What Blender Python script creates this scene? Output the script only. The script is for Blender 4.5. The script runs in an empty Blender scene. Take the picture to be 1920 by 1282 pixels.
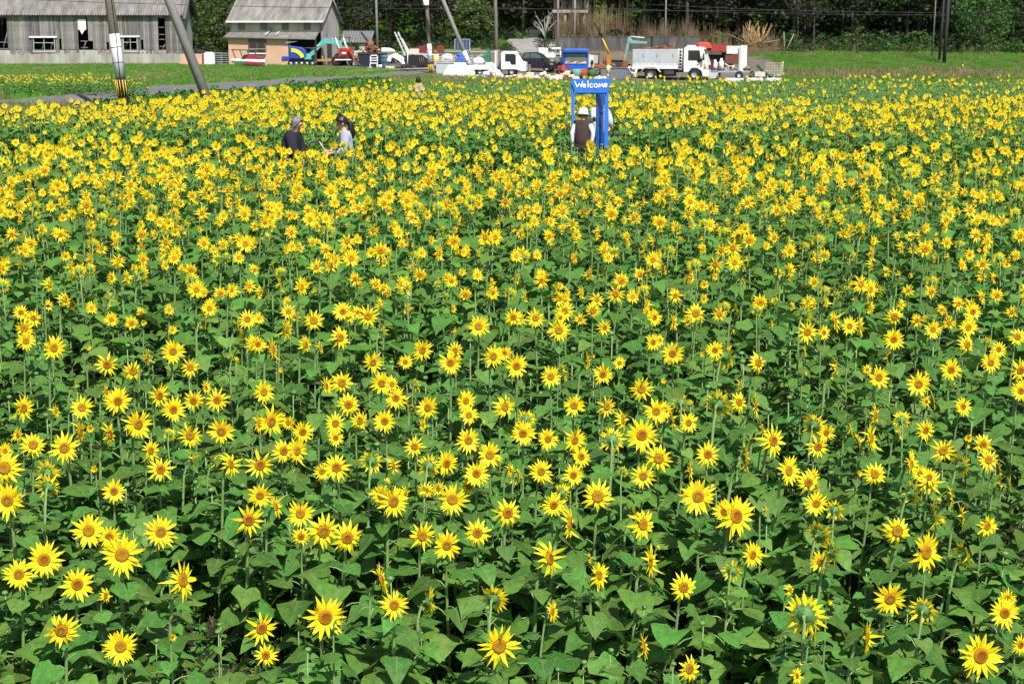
import bpy, math, random
import numpy as np
from mathutils import Vector, Matrix, Euler
random.seed(11)
C = bpy.context.scene.collection
R = math.radians
D = bpy.data

# ------------------------------------------------------------------ camera, sky, sun, exposure
scene = bpy.context.scene
F_PX, V_H, CAM_H = 3000.0, 75.0, 3.0          # focal length and horizon row of the 1920 px wide photograph
PITCH = math.atan((641 - V_H) / F_PX)
CP, SP = math.cos(PITCH), math.sin(PITCH)
cam = D.cameras.new('camera')
cam.sensor_width = 36.0
cam.lens = F_PX / 1920 * 36
cam.clip_start, cam.clip_end = 0.2, 2000
camo = D.objects.new('camera', cam)
C.objects.link(camo)
camo.location = (0, 0, CAM_H)
camo.rotation_euler = (R(90) - PITCH, 0, 0)
scene.camera = camo

SUN_EL, SUN_AZ = R(52), R(158)                 # azimuth clockwise from +Y: behind the camera, a little to the right
world = D.worlds.new('World')
scene.world = world
world.use_nodes = True
wn = world.node_tree
sky = wn.nodes.new('ShaderNodeTexSky')
sky.sky_type = 'NISHITA'
sky.sun_disc = False
sky.sun_elevation = SUN_EL
sky.sun_rotation = SUN_AZ
wn.links.new(sky.outputs[0], wn.nodes['Background'].inputs[0])
wn.nodes['Background'].inputs[1].default_value = 0.10
sun = D.lights.new('sun', 'SUN')
sun.energy = 5.0
sun.angle = R(0.5)
sun.color = (1.0, 0.955, 0.88)
suno = D.objects.new('sun', sun)
C.objects.link(suno)
sv = Vector((math.sin(SUN_AZ) * math.cos(SUN_EL), math.cos(SUN_AZ) * math.cos(SUN_EL), math.sin(SUN_EL)))
suno.rotation_euler = sv.to_track_quat('Z', 'Y').to_euler()
scene.view_settings.view_transform = 'Standard'
scene.view_settings.look = 'None'
scene.view_settings.gamma = 1.0
scene.view_settings.use_curve_mapping = False
scene.view_settings.exposure = 0.40

# ------------------------------------------------------------------ materials
MATS = {}
def mat(name, col, rough=0.7, var=0.25, scale=6.0, bump=0.0, metal=0.0, trans=0.0, spec=0.4, rnd=0.0, col2=None, stretch=None):
    """Principled surface with noise-driven colour variation; trans mixes in translucency for leaves and petals."""
    if name in MATS: return MATS[name]
    m = D.materials.new(name); m.use_nodes = True
    nt = m.node_tree; N = nt.nodes; L = nt.links
    b = N['Principled BSDF']
    b.inputs['Roughness'].default_value = rough
    b.inputs['Metallic'].default_value = metal
    b.inputs['Specular IOR Level'].default_value = spec
    tc = N.new('ShaderNodeTexCoord')
    src = tc.outputs['Object']
    if stretch:
        mp = N.new('ShaderNodeMapping'); mp.inputs['Scale'].default_value = stretch
        L.new(src, mp.inputs[0]); src = mp.outputs[0]
    no = N.new('ShaderNodeTexNoise'); no.inputs['Scale'].default_value = scale
    no.inputs['Detail'].default_value = 5; no.inputs['Roughness'].default_value = 0.65
    L.new(src, no.inputs['Vector'])
    rp = N.new('ShaderNodeValToRGB')
    c2 = col2 or tuple(min(1, c * (1 + var)) for c in col)
    c1 = tuple(c * (1 - var) for c in col)
    rp.color_ramp.elements[0].position = 0.3; rp.color_ramp.elements[1].position = 0.7
    rp.color_ramp.elements[0].color = (*c1, 1); rp.color_ramp.elements[1].color = (*c2, 1)
    L.new(no.outputs['Fac'], rp.inputs[0])
    out = rp.outputs[0]
    if rnd:
        oi = N.new('ShaderNodeObjectInfo')
        hs = N.new('ShaderNodeHueSaturation')
        mr = N.new('ShaderNodeMapRange'); mr.inputs['To Min'].default_value = 1 - rnd; mr.inputs['To Max'].default_value = 1 + rnd
        L.new(oi.outputs['Random'], mr.inputs[0]); L.new(mr.outputs[0], hs.inputs['Value'])
        mh = N.new('ShaderNodeMapRange'); mh.inputs['To Min'].default_value = 0.5 - rnd * .07; mh.inputs['To Max'].default_value = 0.5 + rnd * .07
        ml = N.new('ShaderNodeMath'); ml.operation = 'FRACT'
        mm = N.new('ShaderNodeMath'); mm.operation = 'MULTIPLY'; mm.inputs[1].default_value = 7.31
        L.new(oi.outputs['Random'], mm.inputs[0]); L.new(mm.outputs[0], ml.inputs[0]); L.new(ml.outputs[0], mh.inputs[0])
        L.new(mh.outputs[0], hs.inputs['Hue'])
        L.new(out, hs.inputs['Color']); out = hs.outputs[0]
    L.new(out, b.inputs['Base Color'])
    if bump:
        bp = N.new('ShaderNodeBump'); bp.inputs['Strength'].default_value = bump; bp.inputs['Distance'].default_value = 0.02
        L.new(no.outputs['Fac'], bp.inputs['Height']); L.new(bp.outputs[0], b.inputs['Normal'])
    if trans:
        tr = N.new('ShaderNodeBsdfTranslucent'); L.new(out, tr.inputs[0])
        mx = N.new('ShaderNodeMixShader'); mx.inputs[0].default_value = trans
        L.new(b.outputs[0], mx.inputs[1]); L.new(tr.outputs[0], mx.inputs[2])
        L.new(mx.outputs[0], N['Material Output'].inputs[0])
    MATS[name] = m
    m['out'] = out.node.name
    return m

def leaf_mat(name, col, rnd):
    """Sunflower leaf: pale midrib and side veins from the blade's own UV, slight gloss, translucency."""
    m = mat(name, col, rough=0.5, var=0.30, scale=7, trans=0.30, spec=0.28, rnd=rnd, bump=0.35)
    nt = m.node_tree; N = nt.nodes; L = nt.links
    uv = N.new('ShaderNodeUVMap'); uv.uv_map = 'UVMap'
    sp = N.new('ShaderNodeSeparateXYZ'); L.new(uv.outputs[0], sp.inputs[0])
    ab = N.new('ShaderNodeMath'); ab.operation = 'ABSOLUTE'
    sb = N.new('ShaderNodeMath'); sb.operation = 'SUBTRACT'; sb.inputs[1].default_value = 0.5
    L.new(sp.outputs[0], sb.inputs[0]); L.new(sb.outputs[0], ab.inputs[0])
    lt = N.new('ShaderNodeMath'); lt.operation = 'LESS_THAN'; lt.inputs[1].default_value = 0.022
    L.new(ab.outputs[0], lt.inputs[0])
    k = N.new('ShaderNodeMath'); k.operation = 'MULTIPLY_ADD'; k.inputs[1].default_value = -0.9
    L.new(ab.outputs[0], k.inputs[0]); L.new(sp.outputs[1], k.inputs[2])
    k2 = N.new('ShaderNodeMath'); k2.operation = 'MULTIPLY'; k2.inputs[1].default_value = 6.0
    L.new(k.outputs[0], k2.inputs[0])
    fr = N.new('ShaderNodeMath'); fr.operation = 'FRACT'; L.new(k2.outputs[0], fr.inputs[0])
    l2 = N.new('ShaderNodeMath'); l2.operation = 'LESS_THAN'; l2.inputs[1].default_value = 0.09
    L.new(fr.outputs[0], l2.inputs[0])
    mx = N.new('ShaderNodeMath'); mx.operation = 'MAXIMUM'
    L.new(lt.outputs[0], mx.inputs[0])
    hf = N.new('ShaderNodeMath'); hf.operation = 'MULTIPLY'; hf.inputs[1].default_value = 0.6
    L.new(l2.outputs[0], hf.inputs[0]); L.new(hf.outputs[0], mx.inputs[1])
    f = N.new('ShaderNodeMath'); f.operation = 'MULTIPLY'; f.inputs[1].default_value = 0.6
    L.new(mx.outputs[0], f.inputs[0])
    # yellowed and browned patches on some blades
    tc2 = N.new('ShaderNodeTexCoord'); oi2 = N.new('ShaderNodeObjectInfo'); va = N.new('ShaderNodeVectorMath'); va.operation = 'ADD'
    L.new(tc2.outputs['Object'], va.inputs[0]); L.new(oi2.outputs['Location'], va.inputs[1])
    n2 = N.new('ShaderNodeTexNoise'); n2.inputs['Scale'].default_value = 2.3; n2.inputs['Detail'].default_value = 6; L.new(va.outputs[0], n2.inputs['Vector'])
    r2 = N.new('ShaderNodeValToRGB'); r2.color_ramp.elements[0].position = 0.58; r2.color_ramp.elements[0].color = (0, 0, 0, 1); r2.color_ramp.elements[1].position = 0.72; r2.color_ramp.elements[1].color = (.55, .55, .55, 1)
    L.new(n2.outputs['Fac'], r2.inputs[0])
    my = N.new('ShaderNodeMix'); my.data_type = 'RGBA'; my.inputs[7].default_value = (0.20, 0.23, 0.045, 1)
    L.new(r2.outputs[0], my.inputs[0]); L.new(N[m['out']].outputs[0], my.inputs[6])
    mc = N.new('ShaderNodeMix'); mc.data_type = 'RGBA'
    L.new(f.outputs[0], mc.inputs[0]); L.new(my.outputs[2], mc.inputs[6])
    mc.inputs[7].default_value = (0.16, 0.27, 0.10, 1)
    L.new(mc.outputs[2], N['Principled BSDF'].inputs['Base Color'])
    for t in N:
        if t.type == 'BSDF_TRANSLUCENT': L.new(mc.outputs[2], t.inputs[0])
    return m

def glass(name, col=(0.02, 0.025, 0.03)):
    return mat(name, col, rough=0.08, var=0.1, spec=0.8)

LEAF = leaf_mat('sunflower_leaf', (0.094, 0.220, 0.035), 0.34)
STEM = mat('sunflower_stem', (0.20, 0.31, 0.10), var=0.2, scale=20, rough=0.6)
PETAL = mat('sunflower_petal', (0.87, 0.70, 0.014), var=0.09, scale=9, rough=0.55, trans=0.25, spec=0.25, rnd=0.06)
DISC_O = mat('disc_florets', (0.60, 0.26, 0.016), var=0.45, scale=90, bump=0.8, rough=0.9, spec=0.1)
DISC_M = mat('disc_ring', (0.34, 0.13, 0.014), var=0.5, scale=90, bump=0.8, rough=0.9, spec=0.1)
DISC_C = mat('disc_centre', (0.36, 0.27, 0.03), var=0.45, scale=90, bump=0.8, rough=0.9, spec=0.1)
SEPAL = mat('sunflower_bract', (0.10, 0.22, 0.05), var=0.25, scale=20, rough=0.6, rnd=0.15)

# ------------------------------------------------------------------ mesh building
class MB:
    def __init__(s): s.v = []; s.f = []; s.m = []; s.uv = {}; s.sm = []
    def add(s, vs, fs, mi=0, smooth=False):
        o = len(s.v); s.v += [tuple(x) for x in vs]
        for f in fs: s.f.append(tuple(i + o for i in f)); s.m.append(mi); s.sm.append(smooth)
        return s
    def box(s, c, d, rot=(0, 0, 0), mi=0, taper=1.0):
        M = Euler(rot).to_matrix(); hx, hy, hz = d[0] / 2, d[1] / 2, d[2] / 2
        vs = []
        for z in (-1, 1):
            k = taper if z > 0 else 1
            for x, y in ((-1, -1), (1, -1), (1, 1), (-1, 1)):
                vs.append(Vector(c) + M @ Vector((x * hx * k, y * hy * k, z * hz)))
        return s.add(vs, [(3, 2, 1, 0), (4, 5, 6, 7), (0, 1, 5, 4), (1, 2, 6, 5), (2, 3, 7, 6), (3, 0, 4, 7)], mi)
    def tube(s, pts, rs, n=6, mi=0, cap=True, smooth=True):
        pts = [Vector(p) for p in pts]
        if not hasattr(rs, '__len__'): rs = [rs] * len(pts)
        rings = []
        for i, p in enumerate(pts):
            t = (pts[min(i + 1, len(pts) - 1)] - pts[max(i - 1, 0)]).normalized()
            a = Vector((0, 0, 1)) if abs(t.z) < .9 else Vector((1, 0, 0))
            u = t.cross(a).normalized(); w = t.cross(u)
            rings.append([p + (u * math.cos(k * math.tau / n) + w * math.sin(k * math.tau / n)) * rs[i] for k in range(n)])
        vs = [v for r in rings for v in r]; fs = []
        for i in range(len(pts) - 1):
            for k in range(n):
                a, b = i * n + k, i * n + (k + 1) % n
                fs.append((a, a + n, b + n, b))
        if cap: fs.append(tuple(range(n))); fs.append(tuple(range((len(pts) - 1) * n + n - 1, (len(pts) - 1) * n - 1, -1)))
        return s.add(vs, fs, mi, smooth)
    def prism(s, prof, y0, y1, mi=0, ax='y'):
        """outline in (x, z) extruded along y"""
        n = len(prof); vs = [(x, y0, z) for x, z in prof] + [(x, y1, z) for x, z in prof]
        if ax == 'x': vs = [(y, x, z) for x, y, z in vs]
        fs = [tuple(range(n)), tuple(range(2 * n - 1, n - 1, -1))]
        fs += [(i, i + n, (i + 1) % n + n, (i + 1) % n) for i in range(n)]
        return s.add(vs, fs, mi)
    def ball(s, c, r, nu=8, nv=6, mi=0, jit=0, rot=None):
        if not hasattr(r, '__len__'): r = (r, r, r)
        M = rot.to_matrix() if rot else Matrix.Identity(3)
        vs = []; fs = []
        for j in range(nv + 1):
            th = math.pi * j / nv
            for i in range(nu):
                ph = math.tau * i / nu
                q = 1 + random.uniform(-jit, jit)
                vs.append(Vector(c) + M @ Vector((r[0] * math.sin(th) * math.cos(ph) * q, r[1] * math.sin(th) * math.sin(ph) * q, r[2] * math.cos(th) * q)))
        for j in range(nv):
            for i in range(nu):
                a, b = j * nu + i, j * nu + (i + 1) % nu
                fs.append((a, a + nu, b + nu, b))
        return s.add(vs, fs, mi, jit < .1)
    def lathe(s, prof, n=12, c=(0, 0, 0), mi=0, M=None, smooth=True):
        vs = []; fs = []
        for r, z in prof:
            for k in range(n):
                p = Vector((r * math.cos(k * math.tau / n), r * math.sin(k * math.tau / n), z))
                vs.append(Vector(c) + (M @ p if M else p))
        for i in range(len(prof) - 1):
            for k in range(n):
                a, b = i * n + k, i * n + (k + 1) % n
                fs.append((a, b, b + n, a + n))
        return s.add(vs, fs, mi, smooth)
    def mesh(s, name, mats):
        me = D.meshes.new(name)
        me.from_pydata(s.v, [], s.f)
        for m in (mats if isinstance(mats, (list, tuple)) else [mats]): me.materials.append(m)
        me.polygons.foreach_set('material_index', s.m)
        me.polygons.foreach_set('use_smooth', s.sm)
        if s.uv:
            ul = me.uv_layers.new(name='UVMap')
            idx = np.zeros(len(me.loops), dtype=np.int32); me.loops.foreach_get('vertex_index', idx)
            arr = np.full((len(s.v), 2), 0.25, dtype=np.float32)
            for i, q in s.uv.items(): arr[i] = q
            ul.data.foreach_set('uv', arr[idx].ravel())
        me.update()
        return me
    def obj(s, name, mats, parent=None, loc=(0, 0, 0), rotz=0, bevel=0):
        o = D.objects.new(name, s.mesh(name, mats)); C.objects.link(o)
        o.location = loc; o.rotation_euler = (0, 0, rotz)
        if parent: o.parent = parent
        if bevel:
            b = o.modifiers.new('bevel', 'BEVEL'); b.width = bevel; b.segments = 2; b.limit_method = 'ANGLE'
        return o

def link(name, me, parent=None, loc=(0, 0, 0), rot=(0, 0, 0), scale=(1, 1, 1)):
    o = D.objects.new(name, me); C.objects.link(o)
    o.location = loc; o.rotation_euler = rot
    o.scale = scale if hasattr(scale, '__len__') else (scale,) * 3
    if parent: o.parent = parent
    return o
def tag(o, label, cat, group=None):
    o['label'] = label; o['category'] = cat
    if group: o['group'] = group
    return o
def thing(name, label, cat, loc=(0, 0, 0), rotz=0, group=None):
    o = D.objects.new(name, None); C.objects.link(o)
    o.empty_display_size = 0.2
    o.location = loc; o.rotation_euler = (0, 0, rotz)
    return tag(o, label, cat, group)
def dup(root, loc, rotz=0, label=None, scale=1):
    r = root.copy(); C.objects.link(r); r.location = loc; r.rotation_euler = (0, 0, rotz); r.scale = (scale,) * 3
    if label: r['label'] = label
    for ch in list(root.children):
        c = ch.copy(); C.objects.link(c); c.parent = r
        for g in ch.children:
            d = g.copy(); C.objects.link(d); d.parent = c
    return r
def one(name, label, cat, mb, m, loc=(0, 0, 0), rotz=0, group=None, bevel=0):
    return tag(mb.obj(name, m, None, loc, rotz, bevel), label, cat, group)

# ------------------------------------------------------------------ terrain
def unproj(u, v, s):
    """world point that the surveyed photograph shows at (u, v) at a scale of s pixels per metre"""
    zc = F_PX / s; X = (u - 960) / s; d = (v - 641) / s
    return (X, zc * CP - d * SP, CAM_H - zc * SP - d * CP)
CTRL = [unproj(*t) for t in [
    (0, 190, 45), (-300, 200, 49), (370, 163, 36), (600, 147, 31), (800, 132, 25),
    (-100, 182, 41), (0, 180, 40), (290, 172, 38), (0, 150, 30), (300, 145, 30), (0, 132, 24), (400, 128, 23.6),
    (-160, 123, 22), (-60, 122, 22), (160, 122, 22), (345, 122, 22), (500, 120, 22), (640, 120, 22),
    (700, 128, 23.5), (800, 138, 26), (880, 143, 26.5), (960, 146, 26.5), (1080, 146, 26), (1180, 148, 25.6), (1250, 152, 25.3), (1400, 150, 25.5), (1450, 147, 25),
    (700, 104, 21), (760, 110, 22), (870, 98, 21), (1000, 104, 21.5), (1150, 101, 20.6), (1040, 101, 20.6), (1300, 101, 20.6), (1400, 104, 21),
    (1500, 138, 23.6), (1700, 138, 23.6), (1930, 139, 23.6), (2300, 139, 23.6), (1500, 101, 21.5), (1700, 101, 21.5), (1930, 102, 21.5), (2300, 102, 21.5),
    (1500, 95, 19.2), (1900, 95, 19.2), (2300, 95, 19.2),
    (990, 62, 17.5), (960, 56, 16.6), (1050, 79, 19.8), (1300, 79, 19.8), (1400, 82, 19.8), (850, 86, 19.0), (700, 92, 19.0),
    (100, 113, 18), (400, 112, 18), (-300, 113, 18), (1150, 70, 18), (1300, 72, 18), (600, 104, 18.5)]]
CTRL += [(x, y, 0.0) for x in (-60, -45, -30, -20) for y in (-20, 0, 20)]
CTRL += [(x, y, 0.0) for x in (-14, -7, 0, 8, 16) for y in (-20, 0, 15, 30, 38)]
CTRL += [(x, y, 0.0) for x in (24, 34, 60) for y in (-20, 0, 20, 40, 60, 80, 96)]
CTRL += [(-20, 30, 0), (-16, 38, 0), (-12.6, 42, 0), (-9.8, 52, 0), (-5.4, 70, 0), (-1, 78, 0), (0, 60, 0), (8, 60, 0), (16, 60, 0), (8, 80, 0), (16, 80, 0), (3, 95, 0.08), (12, 98, 0), (-30, 50, .35), (-60, 60, .4), (-60, 90, .6)]
CTRL += [(x, 195, 9 + abs(x) * .02) for x in range(-150, 151, 50)] + [(x, 330, 62) for x in range(-150, 151, 75)]
for _u, _v, _s in [(-300, 200, 49), (0, 190, 45), (185, 176.5, 40), (370, 163, 36), (485, 155, 33.4), (600, 147, 31)]:
    _q = unproj(_u, _v, _s); CTRL.append((_q[0] + .8, _q[1] - 4.2, max(0, _q[2] - .48))); CTRL.append((_q[0] + .25, _q[1] - 1.9, _q[2] - .03))
CTRL += [(-150, 60, .5), (-150, 130, 1), (150, 40, 0), (150, 90, 0), (150, 140, 1.9)]
_P = np.array([(a, b) for a, b, c in CTRL]); _Z = np.array([c for a, b, c in CTRL])
_K = np.linalg.norm(_P[:, None] - _P[None], axis=2)
_A = np.block([[_K + 1e-9 * np.eye(len(_P)), np.ones((len(_P), 1))], [np.ones((1, len(_P))), np.zeros((1, 1))]])
_W = np.linalg.solve(_A, np.append(_Z, 0))
def g_arr(x, y):
    q = np.stack([np.asarray(x, float).ravel(), np.asarray(y, float).ravel()], 1)
    z = np.empty(len(q))
    for i in range(0, len(q), 4000):
        d = np.linalg.norm(q[i:i + 4000, None] - _P[None], axis=2)
        z[i:i + 4000] = d @ _W[:-1] + _W[-1]
    return z
def g(x, y): return float(g_arr([x], [y])[0])
def pos(u, s, dz=0.0):
    """ground point in column u whose scale is s pixels per metre"""
    zc = F_PX / s; X = (u - 960) / s; z = 0.5
    for _ in range(6):
        Y = (zc - (CAM_H - z) * SP) / CP
        z = g(X, Y)
    return Vector((X, Y, z + dz))
def proj(p):
    x, y, z = p; zc = y * CP + (CAM_H - z) * SP
    up = y * SP - (CAM_H - z) * CP
    return 960 + F_PX * x / zc, 641 - F_PX * up / zc, F_PX / zc

FIELD = [(-28, 2), (-28, 28), (-16, 38), (-12.9, 42.0), (-9.9, 52), (-5.4, 70), (-1.4, 77), (2, 79), (30, 80), (34, 70), (34, 2)]
def inside(x, y, poly):
    c = False; n = len(poly)
    for i in range(n):
        (a, b), (d, e) = poly[i], poly[i - 1]
        if (b > y) != (e > y) and x < (d - a) * (y - b) / (e - b) + a: c = not c
    return c
PATH = [(-30, 31), (-14, 30.5), (-9.2, 28.9), (-5, 27.5), (-2.2, 27.4), (-0.6, 25.6), (1.2, 26.6), (3.2, 28.2), (8, 25.4), (12, 24.2), (30, 22)]
def path_y(x): return float(np.interp(x, [a for a, b in PATH], [b for a, b in PATH]))

xs = np.concatenate([np.arange(-150, -70, 8), np.arange(-70, 70.1, 1.6), np.arange(76, 151, 8)])
ys = np.concatenate([np.arange(-20, 30, 5), np.arange(30, 200, 1.6), np.arange(200, 331, 8)])
GX, GY = np.meshgrid(xs, ys)
GZ = g_arr(GX, GY)
nx, ny = len(xs), len(ys)
gm = D.meshes.new('ground')
gm.from_pydata(list(zip(GX.ravel(), GY.ravel(), GZ)), [], [(j * nx + i, j * nx + i + 1, (j + 1) * nx + i + 1, (j + 1) * nx + i) for j in range(ny - 1) for i in range(nx - 1)])
gm.polygons.foreach_set('use_smooth', [True] * len(gm.polygons))
gm.attributes.new('soil', 'FLOAT', 'POINT'); gm.attributes.new('yard', 'FLOAT', 'POINT'); gm.attributes.new('bank', 'FLOAT', 'POINT'); gm.attributes.new('dry_slope', 'FLOAT', 'POINT')
YARD = [unproj(*t)[:2] for t in [(560, 122, 23), (700, 131, 24), (800, 141, 26.5), (960, 149, 27.5), (1250, 154, 27), (1460, 152, 26), (1470, 130, 23), (1400, 108, 21), (1300, 100, 20.5), (1040, 100, 20.5), (960, 99, 20), (840, 99, 20.5), (690, 105, 21)]]
gm.attributes['soil'].data.foreach_set('value', [1.0 if inside(x, y, FIELD) else 0.0 for x, y in zip(GX.ravel(), GY.ravel())])
gm.attributes['yard'].data.foreach_set('value', [1.0 if inside(x, y, YARD) else 0.0 for x, y in zip(GX.ravel(), GY.ravel())])
gm.attributes['bank'].data.foreach_set('value', [1.0 if (x > 12 and y > 100) or y > 152 else 0.0 for x, y in zip(GX.ravel(), GY.ravel())])
gm.attributes['dry_slope'].data.foreach_set('value', [1.0 if 4 < x < 28 and 146 < y < 168 else 0.0 for x, y in zip(GX.ravel(), GY.ravel())])
m = D.materials.new('ground'); m.use_nodes = True
N = m.node_tree.nodes; L = m.node_tree.links
def nz(sc, det=6):
    t = N.new('ShaderNodeTexNoise'); t.inputs['Scale'].default_value = sc; t.inputs['Detail'].default_value = det
    L.new(tcg.outputs['Object'], t.inputs['Vector']); return t
def ramp(src, stops):
    r = N.new('ShaderNodeValToRGB'); e = r.color_ramp.elements
    while len(e) < len(stops): e.new(0.5)
    for k, (p, c) in enumerate(stops): e[k].position = p; e[k].color = (*c, 1)
    L.new(src, r.inputs[0]); return r
def mixc(f, a, b):
    x = N.new('ShaderNodeMix'); x.data_type = 'RGBA'
    L.new(f, x.inputs[0]); L.new(a, x.inputs[6]); L.new(b, x.inputs[7]); return x.outputs[2]
tcg = N.new('ShaderNodeTexCoord')
big = nz(0.11, 4)
grass_c = ramp(nz(1.3).outputs['Fac'], [(.25, (0.055, 0.14, 0.018)), (.5, (0.095, 0.22, 0.025)), (.75, (0.14, 0.26, 0.04))])
dry_c = ramp(nz(2.1).outputs['Fac'], [(.3, (0.13, 0.12, 0.045)), (.7, (0.22, 0.18, 0.09))])
dmask = ramp(big.outputs['Fac'], [(.52, (0, 0, 0)), (.66, (0.8, 0.8, 0.8))])
gr = mixc(dmask.outputs[0], grass_c.outputs[0], dry_c.outputs[0])
soil_c = ramp(nz(9, 8).outputs['Fac'], [(.3, (0.018, 0.014, 0.009)), (.55, (0.04, 0.032, 0.02)), (.75, (0.035, 0.05, 0.016))])
yard_c = ramp(nz(1.6, 8).outputs['Fac'], [(.3, (0.10, 0.085, 0.065)), (.55, (0.17, 0.15, 0.12)), (.68, (0.09, 0.10, 0.04))])
def soft(name):
    a = N.new('ShaderNodeAttribute'); a.attribute_name = name
    s_ = N.new('ShaderNodeMath'); s_.operation = 'MULTIPLY_ADD'; s_.inputs[1].default_value = .5; s_.inputs[2].default_value = -.25
    L.new(nz(1.2).outputs['Fac'], s_.inputs[0])
    d_ = N.new('ShaderNodeMath'); d_.operation = 'ADD'; L.new(a.outputs['Fac'], d_.inputs[0]); L.new(s_.outputs[0], d_.inputs[1])
    return ramp(d_.outputs[0], [(.45, (0, 0, 0)), (.55, (1, 1, 1))]).outputs[0]
bank_c = ramp(nz(1.1).outputs['Fac'], [(.3, (0.035, 0.080, 0.010)), (.55, (0.055, 0.120, 0.014)), (.75, (0.085, 0.125, 0.03))])
slope_c = ramp(nz(1.7).outputs['Fac'], [(.3, (0.06, 0.045, 0.026)), (.55, (0.12, 0.088, 0.05)), (.75, (0.06, 0.075, 0.022))])
colg = mixc(soft('yard'), mixc(soft('soil'), mixc(soft('dry_slope'), mixc(soft('bank'), gr, bank_c.outputs[0]), slope_c.outputs[0]), soil_c.outputs[0]), yard_c.outputs[0])
L.new(colg, N['Principled BSDF'].inputs['Base Color'])
N['Principled BSDF'].inputs['Roughness'].default_value = 0.95
N['Principled BSDF'].inputs['Specular IOR Level'].default_value = 0.1
bp = N.new('ShaderNodeBump'); bp.inputs['Strength'].default_value = 0.6; bp.inputs['Distance'].default_value = 0.08
L.new(nz(5, 8).outputs['Fac'], bp.inputs['Height']); L.new(bp.outputs[0], N['Principled BSDF'].inputs['Normal'])
gm.materials.append(m)
ground = link('ground', gm); ground['kind'] = 'structure'

def ribbon(name, pts, w, m, dz=0.04, step=1.2):
    """a road sheet draped on the terrain"""
    P = [Vector((*p, 0)) for p in pts]; S = []
    for a, b in zip(P, P[1:]):
        k = max(1, int((b - a).length / step))
        S += [a.lerp(b, i / k) for i in range(k)]
    S.append(P[-1]); mb = MB(); vs = []; fs = []
    for i, p in enumerate(S):
        t = (S[min(i + 1, len(S) - 1)] - S[max(0, i - 1)]).normalized(); nrm = Vector((-t.y, t.x, 0))
        f = i / (len(S) - 1); ww = w[0] + (w[1] - w[0]) * f
        for k in range(5):
            q = p + nrm * ww * (k / 4 - .5)
            vs.append((q.x, q.y, g(q.x, q.y) + dz + (0.02 if 0 < k < 4 else 0)))
    for i in range(len(S) - 1):
        for k in range(4): a = i * 5 + k; fs.append((a, a + 1, a + 6, a + 5))
    mb.add(vs, fs, 0, True)
    o = mb.obj(name, m); o['kind'] = 'structure'; return o
ASPH = mat('worn_asphalt', (0.135, 0.13, 0.125), var=0.25, scale=1.4, bump=0.2, rough=0.9)
CONC_ROAD = mat('old_concrete_drive', (0.26, 0.245, 0.22), var=0.3, scale=0.8, bump=0.2, rough=0.9)
rp_ = [unproj(*t)[:2] for t in [(-500, 212, 52), (0, 189, 44.6), (370, 163, 36), (600, 147, 31), (800, 133, 25.2)]]
ribbon('road', rp_, (3.2, 1.9), ASPH)
ribbon('yard_road', [unproj(*t)[:2] for t in [(640, 134, 26), (720, 131, 25), (830, 127, 24.2), (880, 112, 22.5)]], (2.2, 3.4), CONC_ROAD, dz=0.07)
ribbon('driveway', [unproj(*t)[:2] for t in [(1060, 103, 21.3), (1010, 94, 20.6), (985, 80, 19), (985, 66, 17.6), (955, 57, 16.6)]], (4.6, 2.6), CONC_ROAD, dz=0.07)
ribbon('back_road', [unproj(*t)[:2] for t in [(820, 96, 20.8), (900, 98.5, 21), (1000, 101, 21)]], (2.6, 2.6), CONC_ROAD, dz=0.05)

# ------------------------------------------------------------------ scattering: one object whose points carry plants
def scatter(name, protos, pts, label=None, cat=None, kind='stuff'):
    """protos: meshes; pts: list of (x, y, z, rx, ry, rz, scale, which)"""
    col = D.collections.new(name + '_source')
    for i, me in enumerate(protos):
        col.objects.link(D.objects.new('%s_source_%02d' % (name, i), me))
    me = D.meshes.new(name); A = np.array(pts, dtype=np.float32)
    me.vertices.add(len(A)); me.vertices.foreach_set('co', np.ascontiguousarray(A[:, :3]).ravel())
    a = me.attributes.new('rot', 'FLOAT_VECTOR', 'POINT'); a.data.foreach_set('vector', np.ascontiguousarray(A[:, 3:6]).ravel())
    a = me.attributes.new('scl', 'FLOAT', 'POINT'); a.data.foreach_set('value', np.ascontiguousarray(A[:, 6]))
    a = me.attributes.new('which', 'INT', 'POINT'); a.data.foreach_set('value', A[:, 7].astype(np.int32))
    o = D.objects.new(name, me); C.objects.link(o); o['kind'] = kind
    if label: o['label'] = label; o['category'] = cat
    ng = D.node_groups.new(name, 'GeometryNodeTree'); ng.is_modifier = True
    ng.interface.new_socket('Geometry', in_out='INPUT', socket_type='NodeSocketGeometry')
    ng.interface.new_socket('Geometry', in_out='OUTPUT', socket_type='NodeSocketGeometry')
    n = ng.nodes; l = ng.links
    gi = n.new('NodeGroupInput'); go = n.new('NodeGroupOutput')
    ci = n.new('GeometryNodeCollectionInfo'); ci.inputs['Collection'].default_value = col
    ci.inputs['Separate Children'].default_value = True; ci.inputs['Reset Children'].default_value = True
    ip = n.new('GeometryNodeInstanceOnPoints'); ip.inputs['Pick Instance'].default_value = True
    def na(nm, t):
        x = n.new('GeometryNodeInputNamedAttribute'); x.data_type = t; x.inputs['Name'].default_value = nm; return x.outputs['Attribute']
    er = n.new('FunctionNodeEulerToRotation')
    l.new(na('rot', 'FLOAT_VECTOR'), er.inputs[0])
    l.new(gi.outputs[0], ip.inputs['Points']); l.new(ci.outputs[0], ip.inputs['Instance'])
    l.new(na('which', 'INT'), ip.inputs['Instance Index']); l.new(er.outputs[0], ip.inputs['Rotation']); l.new(na('scl', 'FLOAT'), ip.inputs['Scale'])
    l.new(ip.outputs[0], go.inputs[0])
    o.modifiers.new('scatter', 'NODES').node_group = ng
    return o

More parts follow.
